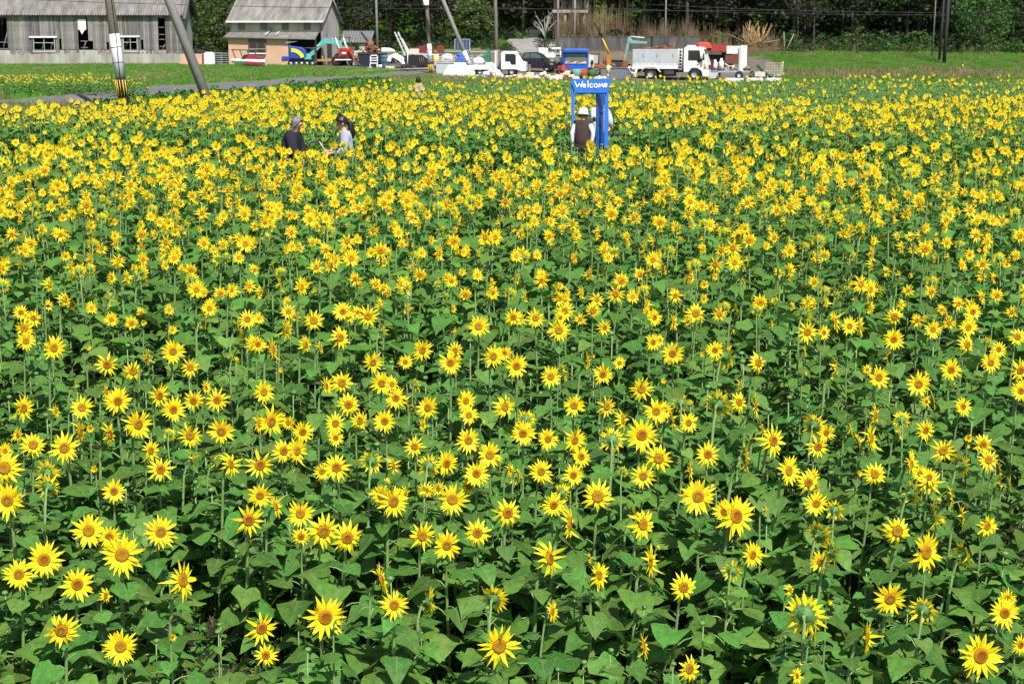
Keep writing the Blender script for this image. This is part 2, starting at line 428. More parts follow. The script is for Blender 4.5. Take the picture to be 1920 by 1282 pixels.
# ------------------------------------------------------------------ buildings at the far side
WOOD_GREY = mat('weathered_plank', (0.195, 0.18, 0.172), var=0.6, scale=3.0, stretch=(9, 9, 0.6), bump=0.5, rough=0.9, rnd=0.42)
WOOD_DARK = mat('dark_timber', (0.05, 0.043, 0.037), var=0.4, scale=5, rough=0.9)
ROOF_GREY = mat('corrugated_cement', (0.225, 0.212, 0.195), var=0.45, scale=0.7, stretch=(3, 0.7, 0.7), rough=0.9)
CONC = mat('stained_concrete', (0.33, 0.31, 0.275), var=0.4, scale=1.1, stretch=(1.2, 1.2, 0.35), bump=0.2, rough=0.9)
GABLE = mat('cement_board', (0.33, 0.32, 0.305), var=0.28, scale=0.8, stretch=(1.5, 1.5, 0.5), rough=0.9)
WHITE = mat('white_paint', (0.78, 0.78, 0.77), var=0.06, scale=2, rough=0.5)
BLACK = mat('black_rubber', (0.012, 0.012, 0.013), var=0.3, rough=0.7)
ORANGE = mat('salmon_plaster', (0.58, 0.36, 0.25), var=0.12, scale=0.9, rough=0.85)
BEIGE = mat('beige_board', (0.44, 0.41, 0.34), var=0.25, scale=0.8, stretch=(2, 2, .5), rough=0.85)
SHUT = mat('brown_shutter', (0.20, 0.165, 0.11), var=0.3, scale=2, rough=0.8)
FRAME_BR = mat('brown_frame', (0.20, 0.10, 0.05), var=0.3, rough=0.6)
GLASS = glass('window_glass')
RUST = mat('rusted_steel', (0.26, 0.10, 0.045), var=0.5, scale=4, bump=0.2, rough=0.9)
STEEL = mat('galvanised_steel', (0.42, 0.44, 0.46), var=0.15, scale=2, rough=0.45, metal=0.5)
DARKST = mat('dark_steel', (0.05, 0.05, 0.052), var=0.3, rough=0.6)

def corrugated(p00, p10, p01, p11, pitch, amp):
    """sheet from eave edge p00-p10 up to p01-p11, waves across it"""
    p00, p10, p01, p11 = map(Vector, (p00, p10, p01, p11))
    n = int((p10 - p00).length / pitch) * 4
    nrm = (p10 - p00).cross(p01 - p00).normalized(); mb = MB(); vs = []; fs = []
    for i in range(n + 1):
        f = i / n; h = nrm * amp * math.sin(i * math.pi / 2)
        for k in range(3):
            vs.append(p00.lerp(p10, f).lerp(p01.lerp(p11, f), k / 2) + h + nrm * (0.012 if k == 1 else 0))
    for i in range(n):
        for k in range(2): a = i * 3 + k; fs.append((a, a + 3, a + 4, a + 1))
    return mb.add(vs, fs, 0, False)

# --- barn: local x along the front, y into depth, z up
BL, BD, BE, BR_ = 17.0, 8.0, 4.15, 6.75
bp0 = pos(-38, 22.0)
barn = thing('barn', 'long weathered grey timber barn with broken planks under a corrugated roof', 'barn', bp0, R(4))
def bx_(u): return (u + 38) / 22.0
MB().box((BL / 2, 0.06, 0.48), (BL, 0.2, 0.96 + .6)).obj('base_wall', CONC, barn)
MB().box((BL / 2, 0.02, 1.29), (BL + .05, 0.14, 0.06)).obj('sill_beam', WOOD_DARK, barn)
MB().prism([(0.1, 0), (BD, 0), (BD, BE - .3), (BD / 2 + .05, BR_ - .25), (0.1, BE - .1)], BL - .16, BL, ax='x').obj('gable_wall', GABLE, barn)
MB().prism([(0.1, 0), (BD, 0), (BD, BE - .3), (BD / 2 + .05, BR_ - .25), (0.1, BE - .1)], 0, .16, ax='x').obj('gable_wall', GABLE, barn)
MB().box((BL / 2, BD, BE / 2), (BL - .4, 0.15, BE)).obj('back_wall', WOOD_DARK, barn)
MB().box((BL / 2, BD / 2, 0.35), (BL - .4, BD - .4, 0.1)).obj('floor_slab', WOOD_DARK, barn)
rf = corrugated((-.4, -.45, BE + .02), (BL + .35, -.45, BE + .02), (-.4, BD / 2, BR_), (BL + .35, BD / 2, BR_), 0.21, 0.06).obj('roof', ROOF_GREY, barn)
corrugated((BL + .35, BD + .4, BE + .02), (-.4, BD + .4, BE + .02), (BL + .35, BD / 2, BR_), (-.4, BD / 2, BR_), 0.21, 0.06).obj('roof', ROOF_GREY, barn)
MB().box((BL / 2, BD / 2, BR_ + .03), (BL + .75, .4, .07)).obj('ridge_cap', ROOF_GREY, rf)
VERGE = mat('verge_board', (.12, .115, .11), var=.2)  # thick dark board: underside shade of the overhang is put into its colour
for y_ in (-.5, BD + .45):
    a_, b_ = Vector((BL + .42, y_, BE - .32)), Vector((BL + .42, BD / 2, BR_ - .25))
    MB().tube([a_, b_], .2, 4).obj('verge_board', VERGE, barn)
BLUE_PATCH = mat('blue_sheet', (0.10, 0.20, 0.42), var=0.2)
for u_, z_ in ((226, 6.1), (258, 5.95)):
    f = (z_ - BE) / (BR_ - BE)
    MB().box((bx_(u_), -.45 + (BD / 2 + .45) * f, z_ + .07), (.3, .35, .02), (math.atan2(BR_ - BE, BD / 2 + .45), 0, 0)).obj('roof_patch', BLUE_PATCH, rf)
def zb(v): return (122 - v) / 21.7 - 0.02
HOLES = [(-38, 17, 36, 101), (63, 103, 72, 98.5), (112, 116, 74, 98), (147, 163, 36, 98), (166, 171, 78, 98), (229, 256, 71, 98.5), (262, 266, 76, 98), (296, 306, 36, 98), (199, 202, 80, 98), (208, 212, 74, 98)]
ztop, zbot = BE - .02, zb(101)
plank_meshes = {}
u_ = -38 + 1
while u_ < 334:
    w_ = random.choice((3.4, 4.0, 4.4))
    segs = [(zbot + random.uniform(-.02, .1), ztop)]
    for a, b, va, vb in HOLES:
        if u_ + w_ * .6 > a and u_ + w_ * .4 < b:
            segs = [q for (p, r) in segs for q in ((p, min(r, zb(vb))), (max(p, zb(va)), r)) if q[1] - q[0] > .12]
    for p, r in segs:
        hgt = round(r - p, 1); key = (w_, hgt)
        if key not in plank_meshes:
            plank_meshes[key] = MB().box((0, 0, 0), (w_ / 22 - .012, 0.03, hgt)).mesh('plank', WOOD_GREY)
        link('plank', plank_meshes[key], barn, (bx_(u_ + w_ / 2), -.04 + random.uniform(-.02, .02), (p + r) / 2), (random.uniform(-.01, .01), random.uniform(-.008, .008), random.uniform(-.12, .12)))
    u_ += w_
for a, b, va, vb in ((63, 103, 72, 98.5), (229, 256, 71, 98.5)):
    fr = MB(); z0, z1, x0, x1 = zb(vb), zb(va), bx_(a), bx_(b)
    fr.box(((x0 + x1) / 2, -.07, z0 + .03), (x1 - x0 + .1, .08, .07)); fr.box((x0 + .03, -.07, (z0 + z1) / 2), (.06, .08, z1 - z0)); fr.box((x1 - .03, -.07, (z0 + z1) / 2), (.06, .08, z1 - z0))
    fr.box(((x0 + x1) / 2, -.06, (z0 + z1) / 2), (.045, .05, z1 - z0 - .08)); fr.box(((x0 + x1) / 2, -.06, z1 - .42), (x1 - x0 - .13, .05, .05))
    w = fr.obj('window', mat('pale_frame', (0.42, 0.42, 0.41)), barn)
    x0 -= .3 if a < 100 else .9; x1 += .2
    MB().box(((x0 + x1) / 2, -.12, z1 + .06), (x1 - x0, .14, .13)).obj('awning_box', WHITE, w)
br = MB()
for ua, va, ub, vb in ((76, 98, 82, 80), (92, 98, 98, 80), (152, 98, 160, 78), (233, 90, 238, 74), (4, 100, 16, 60), (300, 96, 306, 84)):
    br.tube([(bx_(ua), .15, zb(va)), (bx_(ub), .15, zb(vb))], .05, 4)
for ua, ub, v_ in ((0, 18, 80), (150, 163, 78), (150, 163, 90), (296, 306, 53), (296, 306, 66), (296, 306, 75), (296, 306, 88), (0, 18, 92)):
    br.box((bx_((ua + ub) / 2), .14, zb(v_)), ((ub - ua) / 22, .05, .07))
br.obj('brace', WOOD_GREY, barn)
MB().prism([(bx_(147), zb(57)), (bx_(150), zb(58)), (bx_(154), zb(66)), (bx_(159), zb(58)), (bx_(162), zb(57)), (bx_(162), zb(38)), (bx_(147), zb(38))], -.09, -.06).obj('white_board', WHITE, barn)

# --- two-storey house
HL, HD, HE, HR = 7.9, 5.6, 3.72, 5.55
house = thing('house', 'small two storey house with salmon ground floor and grey corrugated roof', 'house', pos(434, 22.3), R(-8))
def hx(u): return (u - 434) / 22.0
def hz(v): return (120 - v) / 21.8
MB().prism([(0, hz(60)), (0, HE), (HD / 2, HR - .12), (HD, HE), (HD, -.3), (.02, -.3), (0.02, .1)], HL - .12, HL, ax='x').obj('gable_wall', GABLE, house)
MB().prism([(0, 0), (0, HE), (HD / 2, HR - .12), (HD, HE), (HD, 0)], 0, .12, ax='x').obj('gable_wall', GABLE, house)
MB().box((HL / 2, .06, (HE + hz(62)) / 2), (HL - .26, .12, HE - hz(62))).obj('upper_wall', BEIGE, house)
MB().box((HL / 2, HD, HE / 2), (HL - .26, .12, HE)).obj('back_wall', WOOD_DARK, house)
for ua in (449, 491, 532, 573):
    s_ = MB().box((hx(ua + 6.5), -.012, hz(49)), (.6, .03, .75)).obj('shutter', SHUT, house)
    MB().box((hx(ua + 6.5), -.035, hz(49)), (.03, .02, .72)).obj('shutter_rail', SHUT, s_)
r1 = corrugated((-.25, -.45, HE - .16), (HL + .2, -.45, HE - .16), (-.25, HD / 2, HR), (HL + .2, HD / 2, HR), 0.22, 0.06).obj('roof', ROOF_GREY, house)
corrugated((HL + .2, HD + .45, HE - .16), (-.25, HD + .45, HE - .16), (HL + .2, HD / 2, HR), (-.25, HD / 2, HR), 0.22, 0.06).obj('roof', ROOF_GREY, house)
MB().box((HL / 2, HD / 2, HR + .02), (HL + .45, .32, .06)).obj('ridge_cap', ROOF_GREY, r1)
gt = MB().box((HL / 2, -.52, HE - .16), (HL + .4, .13, .14)).obj('gutter', WHITE, house)
MB().tube([(HL - .15, -.5, HE - .25), (HL - .1, -.1, HE - .6), (HL - .1, -.08, .1)], .04, 6).obj('downpipe', FRAME_BR, house)
for sgn in (0, 1):
    a = (HL + .22, -.5 if not sgn else HD + .5, HE - .2); b = (HL + .22, HD / 2, HR - .03)
    MB().tube([a, b], .07, 4).obj('bargeboard', GABLE, house)
FY = -1.0    # the ground floor stands proud of the upper storey
MB().box((hx(492), FY / 2 + .05, hz(95)), (hx(548) - .05, -FY - .06, hz(70) + .25)).obj('ground_floor_wall', ORANGE, house, bevel=.01)
w = MB().box((hx(491), FY - .01, hz(85.5)), (1.5, .06, 1.17)).obj('window', FRAME_BR, house)
for k in (0, 1):
    MB().box((hx(491) - .35 + .7 * k, FY - .05, hz(85.5)), (.62, .03, 1.0)).obj('pane', GLASS, w)
MB().box((hx(491), FY - .06, hz(99)), (1.5, .14, .08)).obj('sill', WHITE, w)
MB().box((hx(491), FY - .07, hz(91)), (1.4, .02, .05)).obj('glazing_bar', BEIGE, w)
mb = MB(); vs = [(-.2, FY - .3, hz(69)), (hx(602), FY - .3, hz(73)), (hx(602), .1, hz(59)), (-.1, .1, hz(60))]
mb.add(vs + [(x, y, z - .07) for x, y, z in vs], [(0, 1, 2, 3), (7, 6, 5, 4), (0, 4, 5, 1), (1, 5, 6, 2), (2, 6, 7, 3), (3, 7, 4, 0)])
mb.obj('lean_to_roof', mat('mossy_sheet', (0.17, 0.165, 0.155), var=0.35, scale=1.2, stretch=(3, 1, 1)), house)
for ua in (508, 527): MB().tube([(hx(ua), FY - .28, hz(67) + .08), (hx(ua + 5), FY + .2, hz(62) + .1)], .035, 5).obj('roof_batten', WHITE, house)
MB().box((hx(508) + .12, -.3, hz(56)), (.22, .25, .25)).obj('vent', DARKST, house)
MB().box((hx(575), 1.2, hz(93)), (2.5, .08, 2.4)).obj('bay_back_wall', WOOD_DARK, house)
bw = MB()
for k in range(7): bw.box((hx(575) - .95 + k * .3, -.05, hz(107)), (.28, .05, 1.1))
bw.obj('bay_boards', mat('pale_boards', (0.36, 0.33, 0.28), rnd=.2), house)
MB().box((hx(575), -.09, hz(89)), (2.4, .05, .06)).obj('bay_rail', WHITE, house)
MB().box((hx(600) + .02, FY + .1, hz(96)), (.1, .1, 2.2)).obj('post', WOOD_DARK, house)
MB().prism([(hx(546), hz(77.5)), (hx(567), hz(77)), (hx(560), hz(79)), (hx(546), hz(80.5))], FY - .1, FY + .3).obj('awning_board', WHITE, house)
MB().box((HL + .01, 1.35, hz(59)), (.04, .55, .7)).obj('gable_vent', mat('vent_board', (.24, .23, .22)), house)
MB().box((HL + .01, 2.2, 1.0), (.05, 1.5, 2.0)).obj('side_door', WOOD_DARK, house)
MB().tube([(HL * .55, HD / 2, HR), (HL * .55, HD / 2, HR + .35)], .12, 8).obj('chimney_pipe', WHITE, r1)

# --- low grey shed behind
shed = thing('shed', 'low grey roofed shed with pale doors behind the red tractor', 'shed', pos(640, 20.6), R(-4))
MB().box((1.35, 1.0, .7), (2.6, 2.0, 1.4)).obj('wall', mat('shed_wall', (.30, .27, .22)), shed)
corrugated((-.1, -.3, 1.25), (2.8, -.3, 1.25), (-.1, 1.9, 2.3), (2.8, 1.9, 2.3), .25, .04).obj('roof', mat('mossy_roof', (.15, .155, .145), var=.3), shed)
for k, mm in enumerate((BEIGE, FRAME_BR, BEIGE)): MB().box((.35 + k * .75, -.02, .65), (.6, .05, .95)).obj('door_panel', mm, shed)

# --- dark concrete deck house in the woods
deck = thing('concrete_shelter', 'concrete slab shelter on a pale pillar in the dark wood', 'shelter', pos(1036, 18.6), 0)
dz_ = 3 + (75 - 22) * CP / 18.6 - deck.location.z
MB().box((1.75, 1.5, dz_), (3.6, 3.4, .3)).obj('slab', mat('pale_concrete', (.36, .33, .29)), deck)  # slab concrete slightly paler than the pillars
MB().tube([(1.27, .1, -.3), (1.27, .1, dz_ - .15)], .13, 8).obj('pillar', CONC, deck)
MB().tube([(3.2, .1, -.3), (3.2, .1, dz_ - .15)], .13, 8).obj('pillar', CONC, deck)
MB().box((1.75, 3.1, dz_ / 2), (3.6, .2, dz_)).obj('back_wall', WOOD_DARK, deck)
for k in range(5): MB().box((.35 + k * .75, .1, dz_ + .65), (.5, .06, 1.0)).obj('upper_board', WOOD_GREY, deck)
MB().box((1.75, .9, dz_ + 1.4), (3.8, 3.8, .12)).obj('upper_roof', WOOD_DARK, deck)

# --- retaining wall in cast panels
WCON = mat('dark_weathered_concrete', (.085, .082, .078), var=.5, scale=1.6, stretch=(1.5, 1.5, .4), bump=.3, rough=.95, rnd=.2)
wall = thing('retaining_wall', 'stained grey concrete retaining wall behind the blue truck', 'wall', pos(1040, 20.25), 0)
for k in range(9):
    MB().box((.75 + k * 1.5, random.uniform(-.02, .02), .35), (1.46, .25, 1.5)).obj('wall_panel', WCON, wall)
MB().box((6.75, .0, 1.13), (13.5, .34, .08)).obj('coping', WCON, wall)
sw = thing('stone_wall', 'dark low stone wall beside the driveway', 'wall', pos(992, 18.2), 0)
DST = mat('dark_stone', (.045, .045, .045), var=.4, rnd=.3)
for i in range(6):
    for j in range(3):
        MB().box((.12 + i * .24 + .1 * (j % 2), 0, .15 + j * .3), (.22, .35, .27), (0, 0, random.uniform(-.1, .1))).obj('stone', DST, sw, bevel=.02)

# ------------------------------------------------------------------ poles and wires
POLE_WOOD = mat('pole_timber', (.17, .14, .115), var=.35, scale=3, stretch=(6, 6, .5), bump=.3, rough=.85)
POLE_GREY = mat('pole_concrete', (.23, .215, .20), var=.15, scale=3, rough=.8)
WRAP = mat('white_sleeve', (.66, .66, .68), var=.08, rough=.4)
YEL = mat('yellow_plastic', (.72, .48, .03), var=.1, rough=.5)
CABLE = mat('black_cable', (.02, .02, .022), rough=.5)
def pole(label, u, s, r, top, dx=0, dy=0, m=POLE_WOOD, wrap=None, mark=None, base_dz=-.3, nm='utility_pole', v=None):
    t = thing(nm, label, 'pole', pos(u, s) if v is None else Vector(unproj(u, v, s)), 0)
    def at(z): f = z / top; return Vector((dx * f, dy * f, z))
    def rr(z): return r * (1 - .28 * z / top)
    MB().tube([at(base_dz), at(top * .5), at(top)], [rr(0), rr(top * .5), rr(top)], 14, smooth=True).obj('shaft', m, t)
    if wrap:
        a, b = wrap
        w = MB().tube([at(a), at(b)], [rr(a) + .018, rr(b) + .018], 14).obj('sleeve', WRAP, t)
        for z in (a + .03, a + (b - a) * .35, a + (b - a) * .7): MB().tube([at(z - .012), at(z + .012)], rr(z) + .026, 14).obj('strap', CABLE, w)
    if mark:
        a, b = mark
        k0 = MB().tube([at(a), at(b)], [rr(a) + .012, rr(b) + .012], 14).obj('warning_band', BLACK, t)
        n = 5
        for k in range(n):
            ang = -math.pi / 2 + (k - (n - 1) / 2) * .55; d = Vector((math.cos(ang), math.sin(ang), 0))
            MB().tube([at(a + .02) + d * (rr(a) + .012), at(b - .02) + d * (rr(b) + .012)], .022, 4).obj('warning_stripe', YEL, k0)
    return t
p1 = pole('thick timber utility pole with white sleeve and yellow stripes at left', 232, 45, .215, 9.5, -.95, 0, wrap=(.95, 2.75), mark=(.18, .9), v=190, base_dz=-1)
MB().tube([(-.02, -.245, .35), (-.15, -.245, 2.9), (-.33, -.215, 5), (-.9, -.2, 9)], .015, 5).obj('cable', CABLE, p1)
pole('thick grey brace pole leaning left beside the striped timber pole', 385, 42, .225, 10.5, -3.85, .6, m=POLE_GREY, nm='brace_pole', v=178, base_dz=-1)
p2 = pole('timber utility pole with white transformer box at the yard road', 808, 26, .16, 8, -.42, 0, wrap=(.75, 2.1), mark=(.05, .68))
MB().box((-.3, -.2, 5.05), (.42, .3, .5)).obj('transformer_box', WHITE, p2, bevel=.03)
for k in range(3): MB().tube([(-.45 + k * .15, -.2, 5.3), (-.45 + k * .15, -.2, 5.5)], .04, 6).obj('insulator', WHITE, p2)
pole('grey brace pole leaning left with striped foot by the truck bed', 889, 26.5, .165, 8, -3.3, .2, m=POLE_GREY, wrap=(.68, 1.75), mark=(.05, .66), nm='brace_pole')
pole('plain grey pole between the shed and the junk pile', 708, 21, .13, 8, -.1, 0, m=POLE_GREY)
pole('plain brown pole standing behind the white flatbed truck', 932, 25.5, .15, 9, -.2, 0)
pole('light grey pole left of the concrete shelter', 1046, 20.6, .13, 8, -.02, 0, m=POLE_GREY)
pole('slim pale pole in front of the concrete shelter', 1077, 20.2, .1, 8, .02, 0, m=mat('pale_pole', (.34, .31, .28)))
pole('slim grey pole behind the dump truck bed', 1247, 20.6, .09, 8, 0, 0, m=POLE_GREY)
pole('tall dark pole standing on the grassy bank at right', 1770, 22.5, .16, 9, .2, 0, m=mat('dark_pole', (.05, .047, .045)))
pole('dark pole paired closely behind the tall pole on the bank', 1761, 22.2, .11, 9, .25, 0, m=mat('dark_pole', (.05, .047, .045)))
pole('thin pale pole on the bank left of the dark pair', 1748, 21.8, .06, 9, .12, 0, m=POLE_GREY)
st = thing('guy_wire', 'yellow sleeved guy wire slanting on the grassy bank', 'guy wire', pos(1807, 23.2))
MB().tube([(0, 0, 0), (-.36, 0, 1.2)], .012, 4).obj('wire', CABLE, st)
MB().tube([(0, 0, 0), (-.13, 0, .45)], .05, 6).obj('sleeve', YEL, st)
for k, (ua, va, ub, vb, s_) in enumerate(((640, 3, 1500, 19, 21), (1200, 8, 2000, 22, 21), (1100, 14, 2000, 26, 20.5), (-40, -4, 1200, 16, 24))):
    a, b = Vector(unproj(ua, va, s_)), Vector(unproj(ub, vb, s_))
    pts = [a.lerp(b, i / 24) - Vector((0, 0, 1.0 * 4 * (i / 24) * (1 - i / 24) * .35)) for i in range(25)]
    one('power_line', ['thin power line above the junk yard', 'upper thin power line in front of the dark wood at right', 'lower thin power line in front of the dark wood at right', 'thin power line passing over the barn and yard'][k], 'cable', MB().tube(pts, .022, 4), CABLE)

# ------------------------------------------------------------------ vehicles and machines in the yard
TRUCK_W = mat('truck_white', (.80, .80, .80), var=.04, scale=1.5, rough=.25, spec=.5)
SILVER = mat('silver_panel', (.50, .52, .54), var=.1, scale=1.2, rough=.4, metal=.2)
TYRE = mat('tyre', (.018, .018, .018), var=.3, rough=.9)
BLUE_P = mat('blue_truck_paint', (.012, .10, .50), var=.15, scale=2, rough=.3)
def wheel(parent, x, y, z, r, w, rim=STEEL, ax='y'):
    M = Matrix.Rotation(R(90), 3, 'X') if ax == 'y' else Matrix.Rotation(R(90), 3, 'Y')
    t = MB().lathe([(r * .5, -w / 2), (r * .9, -w / 2), (r, -w * .35), (r, w * .35), (r * .9, w / 2), (r * .5, w / 2)], 20, (0, 0, 0), M=M).obj('wheel', TYRE, parent, (x, y, z))
    MB().lathe([(0, -w * .3), (r * .2, -w * .42), (r * .42, -w * .25), (r * .56, -w * .45), (r * .56, w * .45), (r * .42, w * .25), (0, w * .3)], 16, M=M).obj('rim', rim, t)
    return t
# dump truck: +x is the front
dt = thing('dump_truck', 'white dump truck with tall silver bed sides parked facing right', 'truck', pos(1257, 25.3), R(-13))
MB().box((-.2, 1.05, .72), (5.3, .8, .22)).obj('chassis', DARKST, dt)
MB().box((-.35, .75, .55), (1.3, .5, .45)).obj('fuel_tank', DARKST, dt)
bed = MB(); X0, X1 = -2.85, .55
bed.box(((X0 + X1) / 2, 0.03, 1.08), (X1 - X0, .06, .42)); bed.box(((X0 + X1) / 2, 2.1, 1.08), (X1 - X0, .06, .42)); bed.box(((X0 + X1) / 2, 1.06, .92), (X1 - X0, 2.0, .06))
bed.box((X0 + .03, 1.06, 1.3), (.06, 2.0, .85)); bed.box((X1 - .03, 1.06, 1.6), (.06, 2.0, 1.45))
bd = bed.obj('bed', TRUCK_W, dt)
for k in range(7): MB().box((X0 + .3 + k * .47, -.01, 1.08), (.06, .05, .4)).obj('rib', TRUCK_W, bd)
MB().box(((X0 + X1) / 2, -.012, 1.26), (X1 - X0, .05, .05)).obj('rail', TRUCK_W, bd)
for a, b in ((X0, X0 + 1.02), (X0 + 1.05, X0 + 2.0), (X0 + 2.03, X1)):
    q = MB().box(((a + b) / 2, -.02, 1.80), (b - a - .01, .05, 1.0)).obj('side_panel', SILVER, dt, bevel=.012)
    MB().box(((a + b) / 2 + .3, -.055, 1.82), (.03, .03, .28)).obj('latch', DARKST, q)
MB().box(((X0 + X1) / 2, 2.12, 1.80), (X1 - X0, .05, 1.0)).obj('side_panel', SILVER, dt)
MB().box((X1 + .13, .55, 1.5), (.2, .9, 1.5)).obj('air_filter_stack', DARKST, dt)
ld = MB()
ld.tube([(X1 + .05, -.06, .75), (X1 + .05, -.06, 2.35)], .025, 5); ld.tube([(X1 + .28, -.06, .75), (X1 + .28, -.06, 2.35)], .025, 5)
for k in range(7): ld.tube([(X1 + .05, -.06, .85 + k * .23), (X1 + .28, -.06, .85 + k * .23)], .02, 5)
ld.obj('ladder', TRUCK_W, dt)
cx = .95
MB().prism([(cx, .62), (cx, 2.38), (cx + .12, 2.48), (cx + 1.25, 2.46), (cx + 1.42, 2.36), (cx + 1.78, 1.28), (cx + 1.82, .55), (cx + 1.80, .30), (cx + 1.45, .30), (cx + 1.30, .72), (cx + 1.0, .92), (cx + .6, .92), (cx + .35, .62)], .02, 2.1).obj('cab', TRUCK_W, dt, bevel=.05)
MB().box((cx + .45, 1.05, 2.53), (.5, 1.6, .12)).obj('roof_deflector', TRUCK_W, dt, bevel=.04)
MB().prism([(cx + .34, 1.5), (cx + .34, 2.22), (cx + 1.16, 2.22), (cx + 1.38, 1.42), (cx + 1.1, 1.34), (cx + .95, 1.5)], -.005, .03).obj('side_window', GLASS, dt)
WS = glass('green_windscreen', (.16, .22, .20))
mb = MB(); q0 = (cx + 1.455, 2.3); q1 = (cx + 1.745, 1.42)
mb.add([(q0[0] - .01, .2, q0[1]), (q0[0] - .01, 1.92, q0[1]), (q1[0] + .012, 1.98, q1[1]), (q1[0] + .012, .14, q1[1]), (q0[0] - .05, .2, q0[1] + .02), (q0[0] - .05, 1.92, q0[1] + .02), (q1[0] - .05, 1.98, q1[1]), (q1[0] - .05, .14, q1[1])], [(0, 1, 2, 3), (7, 6, 5, 4), (0, 3, 7, 4), (1, 5, 6, 2), (0, 4, 5, 1), (3, 2, 6, 7)])
mb.obj('windscreen', WS, dt)
MB().box((cx + 1.83, 1.05, 1.0), (.05, 1.1, .28)).obj('grille', DARKST, dt)
MB().box((cx + 1.84, 1.05, .47), (.1, 2.05, .34)).obj('bumper', TRUCK_W, dt, bevel=.03)
for y in (.35, 1.75): MB().box((cx + 1.9, y, .5), (.05, .32, .14)).obj('headlight', glass('lamp_glass', (.25, .25, .25)), dt)
ORG = mat('orange_lens', (.75, .22, .02), var=.1, rough=.3)
MB().prism([(cx + 1.50, .92), (cx + 1.52, 1.32), (cx + 1.74, .90)], -.02, .02).obj('marker_lens', ORG, dt)
MB().tube([(cx + 1.3, -.18, 1.6), (cx + 1.3, -.18, 2.15)], .09, 6).obj('mirror', WHITE, dt)
MB().tube([(cx + 1.5, -.26, 1.5), (cx + 1.5, -.26, 2.0)], .08, 6).obj('mirror', DARKST, dt)
MB().box((cx + 1.05, -.012, 1.2), (.12, .03, .04)).obj('door_handle', DARKST, dt)
for x in (-1.5,): 
    wheel(dt, x, .25, .47, .47, .34); wheel(dt, x, 1.9, .47, .47, .34)
wheel(dt, cx + .8, .2, .46, .46, .28); wheel(dt, cx + .8, 1.92, .46, .46, .28)
MB().tube([(-2.25, -.02, .55), (-1.95, -.02, .98), (-1.1, -.02, 1.0), (-.75, -.02, .62)], .055, 4).obj('mudguard', TRUCK_W, dt)
MB().box((-.1, .1, .62), (.7, .3, .3)).obj('battery_box', DARKST, dt)
ro = MB(); 
for k in range(4): ro.tube([(X0 + .5 + k * .6, .6 + .2 * k, 2.33), (X0 + 1.3 + k * .5, .8, 2.38 + .1 * k)], .05, 5)
one('scrap_load', 'rusty brown scrap sticking up from the dump truck bed', 'scrap', ro.tube([(X1 - .55, .8, 2.0), (X1 - .42, .8, 2.75)], .07, 5).box((X1 - .9, 1.0, 2.2), (.9, .9, .5), (0, .3, .2)), RUST, dt.location, R(-13))
# white flatbed light truck, facing right
ft = thing('flatbed_truck', 'white light flatbed truck with junk on its bed facing right', 'truck', pos(940, 26.0), R(-5))
MB().prism([(-.03, .42), (-.03, 1.55), (.1, 1.72), (.95, 1.74), (1.12, 1.66), (1.52, 1.02), (1.78, .95), (1.8, .32), (1.5, .30), (.95, .45)], 0, 1.5).obj('cab', TRUCK_W, ft, bevel=.04)
MB().prism([(.27, 1.0), (.27, 1.55), (.9, 1.55), (1.05, 1.45), (1.05, .78), (.72, .78), (.62, 1.0)], -.006, .03).obj('side_window', GLASS, ft)
mb = MB(); mb.add([(1.13, .08, 1.64), (1.13, 1.42, 1.64), (1.55, 1.42, 1.02), (1.55, .08, 1.02), (1.0, .08, 1.6), (1.0, 1.42, 1.6), (1.4, 1.42, .95), (1.4, .08, .95)], [(0, 1, 2, 3), (7, 6, 5, 4), (0, 3, 7, 4), (1, 5, 6, 2), (0, 4, 5, 1), (3, 2, 6, 7)])
mb.obj('windscreen', GLASS, ft)
MB().prism([(1.14, 1.62), (1.2, 1.62), (1.6, 1.0), (1.54, 1.0)], -.008, .05).obj('pillar', TRUCK_W, ft)
MB().box((-2.4, .75, .74), (4.0, 1.5, .08)).obj('bed', STEEL, ft)
MB().box((-2.4, -.02, .6), (4.0, .05, .34)).obj('dropside', TRUCK_W, ft); MB().box((-2.4, 1.52, .75), (4.0, .05, .34)).obj('dropside', TRUCK_W, ft)
MB().box((-.42, .75, 1.05), (.1, 1.5, 1.5)).obj('headboard', TRUCK_W, ft)
MB().box((-1.5, .75, .45), (4.4, .5, .18)).obj('chassis', DARKST, ft)
wheel(ft, -1.55, .14, .27, .29, .2); wheel(ft, .75, .14, .27, .29, .2); wheel(ft, -1.55, 1.4, .27, .29, .2); wheel(ft, .75, 1.4, .27, .29, .2)
# black car
car = thing('car', 'black hatchback with sloping bonnet behind the white truck', 'car', pos(985, 24.6), R(-12))
CARP = mat('black_car_paint', (.022, .024, .030), var=.1, rough=.2, spec=.6)
MB().prism([(-.5, .3), (-.55, .95), (.1, 1.02), (1.5, .92), (2.0, .72), (2.25, .5), (2.25, .25)], 0, 1.6).obj('body', CARP, car, bevel=.06)
MB().prism([(-.35, .98), (-.1, 1.45), (.7, 1.48), (1.02, 1.36), (1.55, .92)], .08, 1.52).obj('cabin', CARP, car, bevel=.05)
GL2 = glass('car_glass', (.10, .13, .13))
MB().prism([(.38, 1.03), (.42, 1.38), (.75, 1.40), (1.0, 1.29), (1.32, 1.0)], .055, .09).obj('side_window', GL2, car)
MB().prism([(-.2, 1.03), (-.02, 1.38), (.36, 1.39), (.32, 1.03)], .055, .09).obj('side_window', GL2, car)
MB().tube([(1.35, -.1, 1.05), (1.45, -.1, 1.1)], .07, 6).obj('mirror', CARP, car)
MB().prism([(1.85, .62), (2.08, .66), (2.2, .54), (1.95, .52)], -.01, .06).obj('headlight', glass('lamp_glass'), car)
for x in (-.05, 1.65): wheel(car, x, .1, .29, .30, .2)
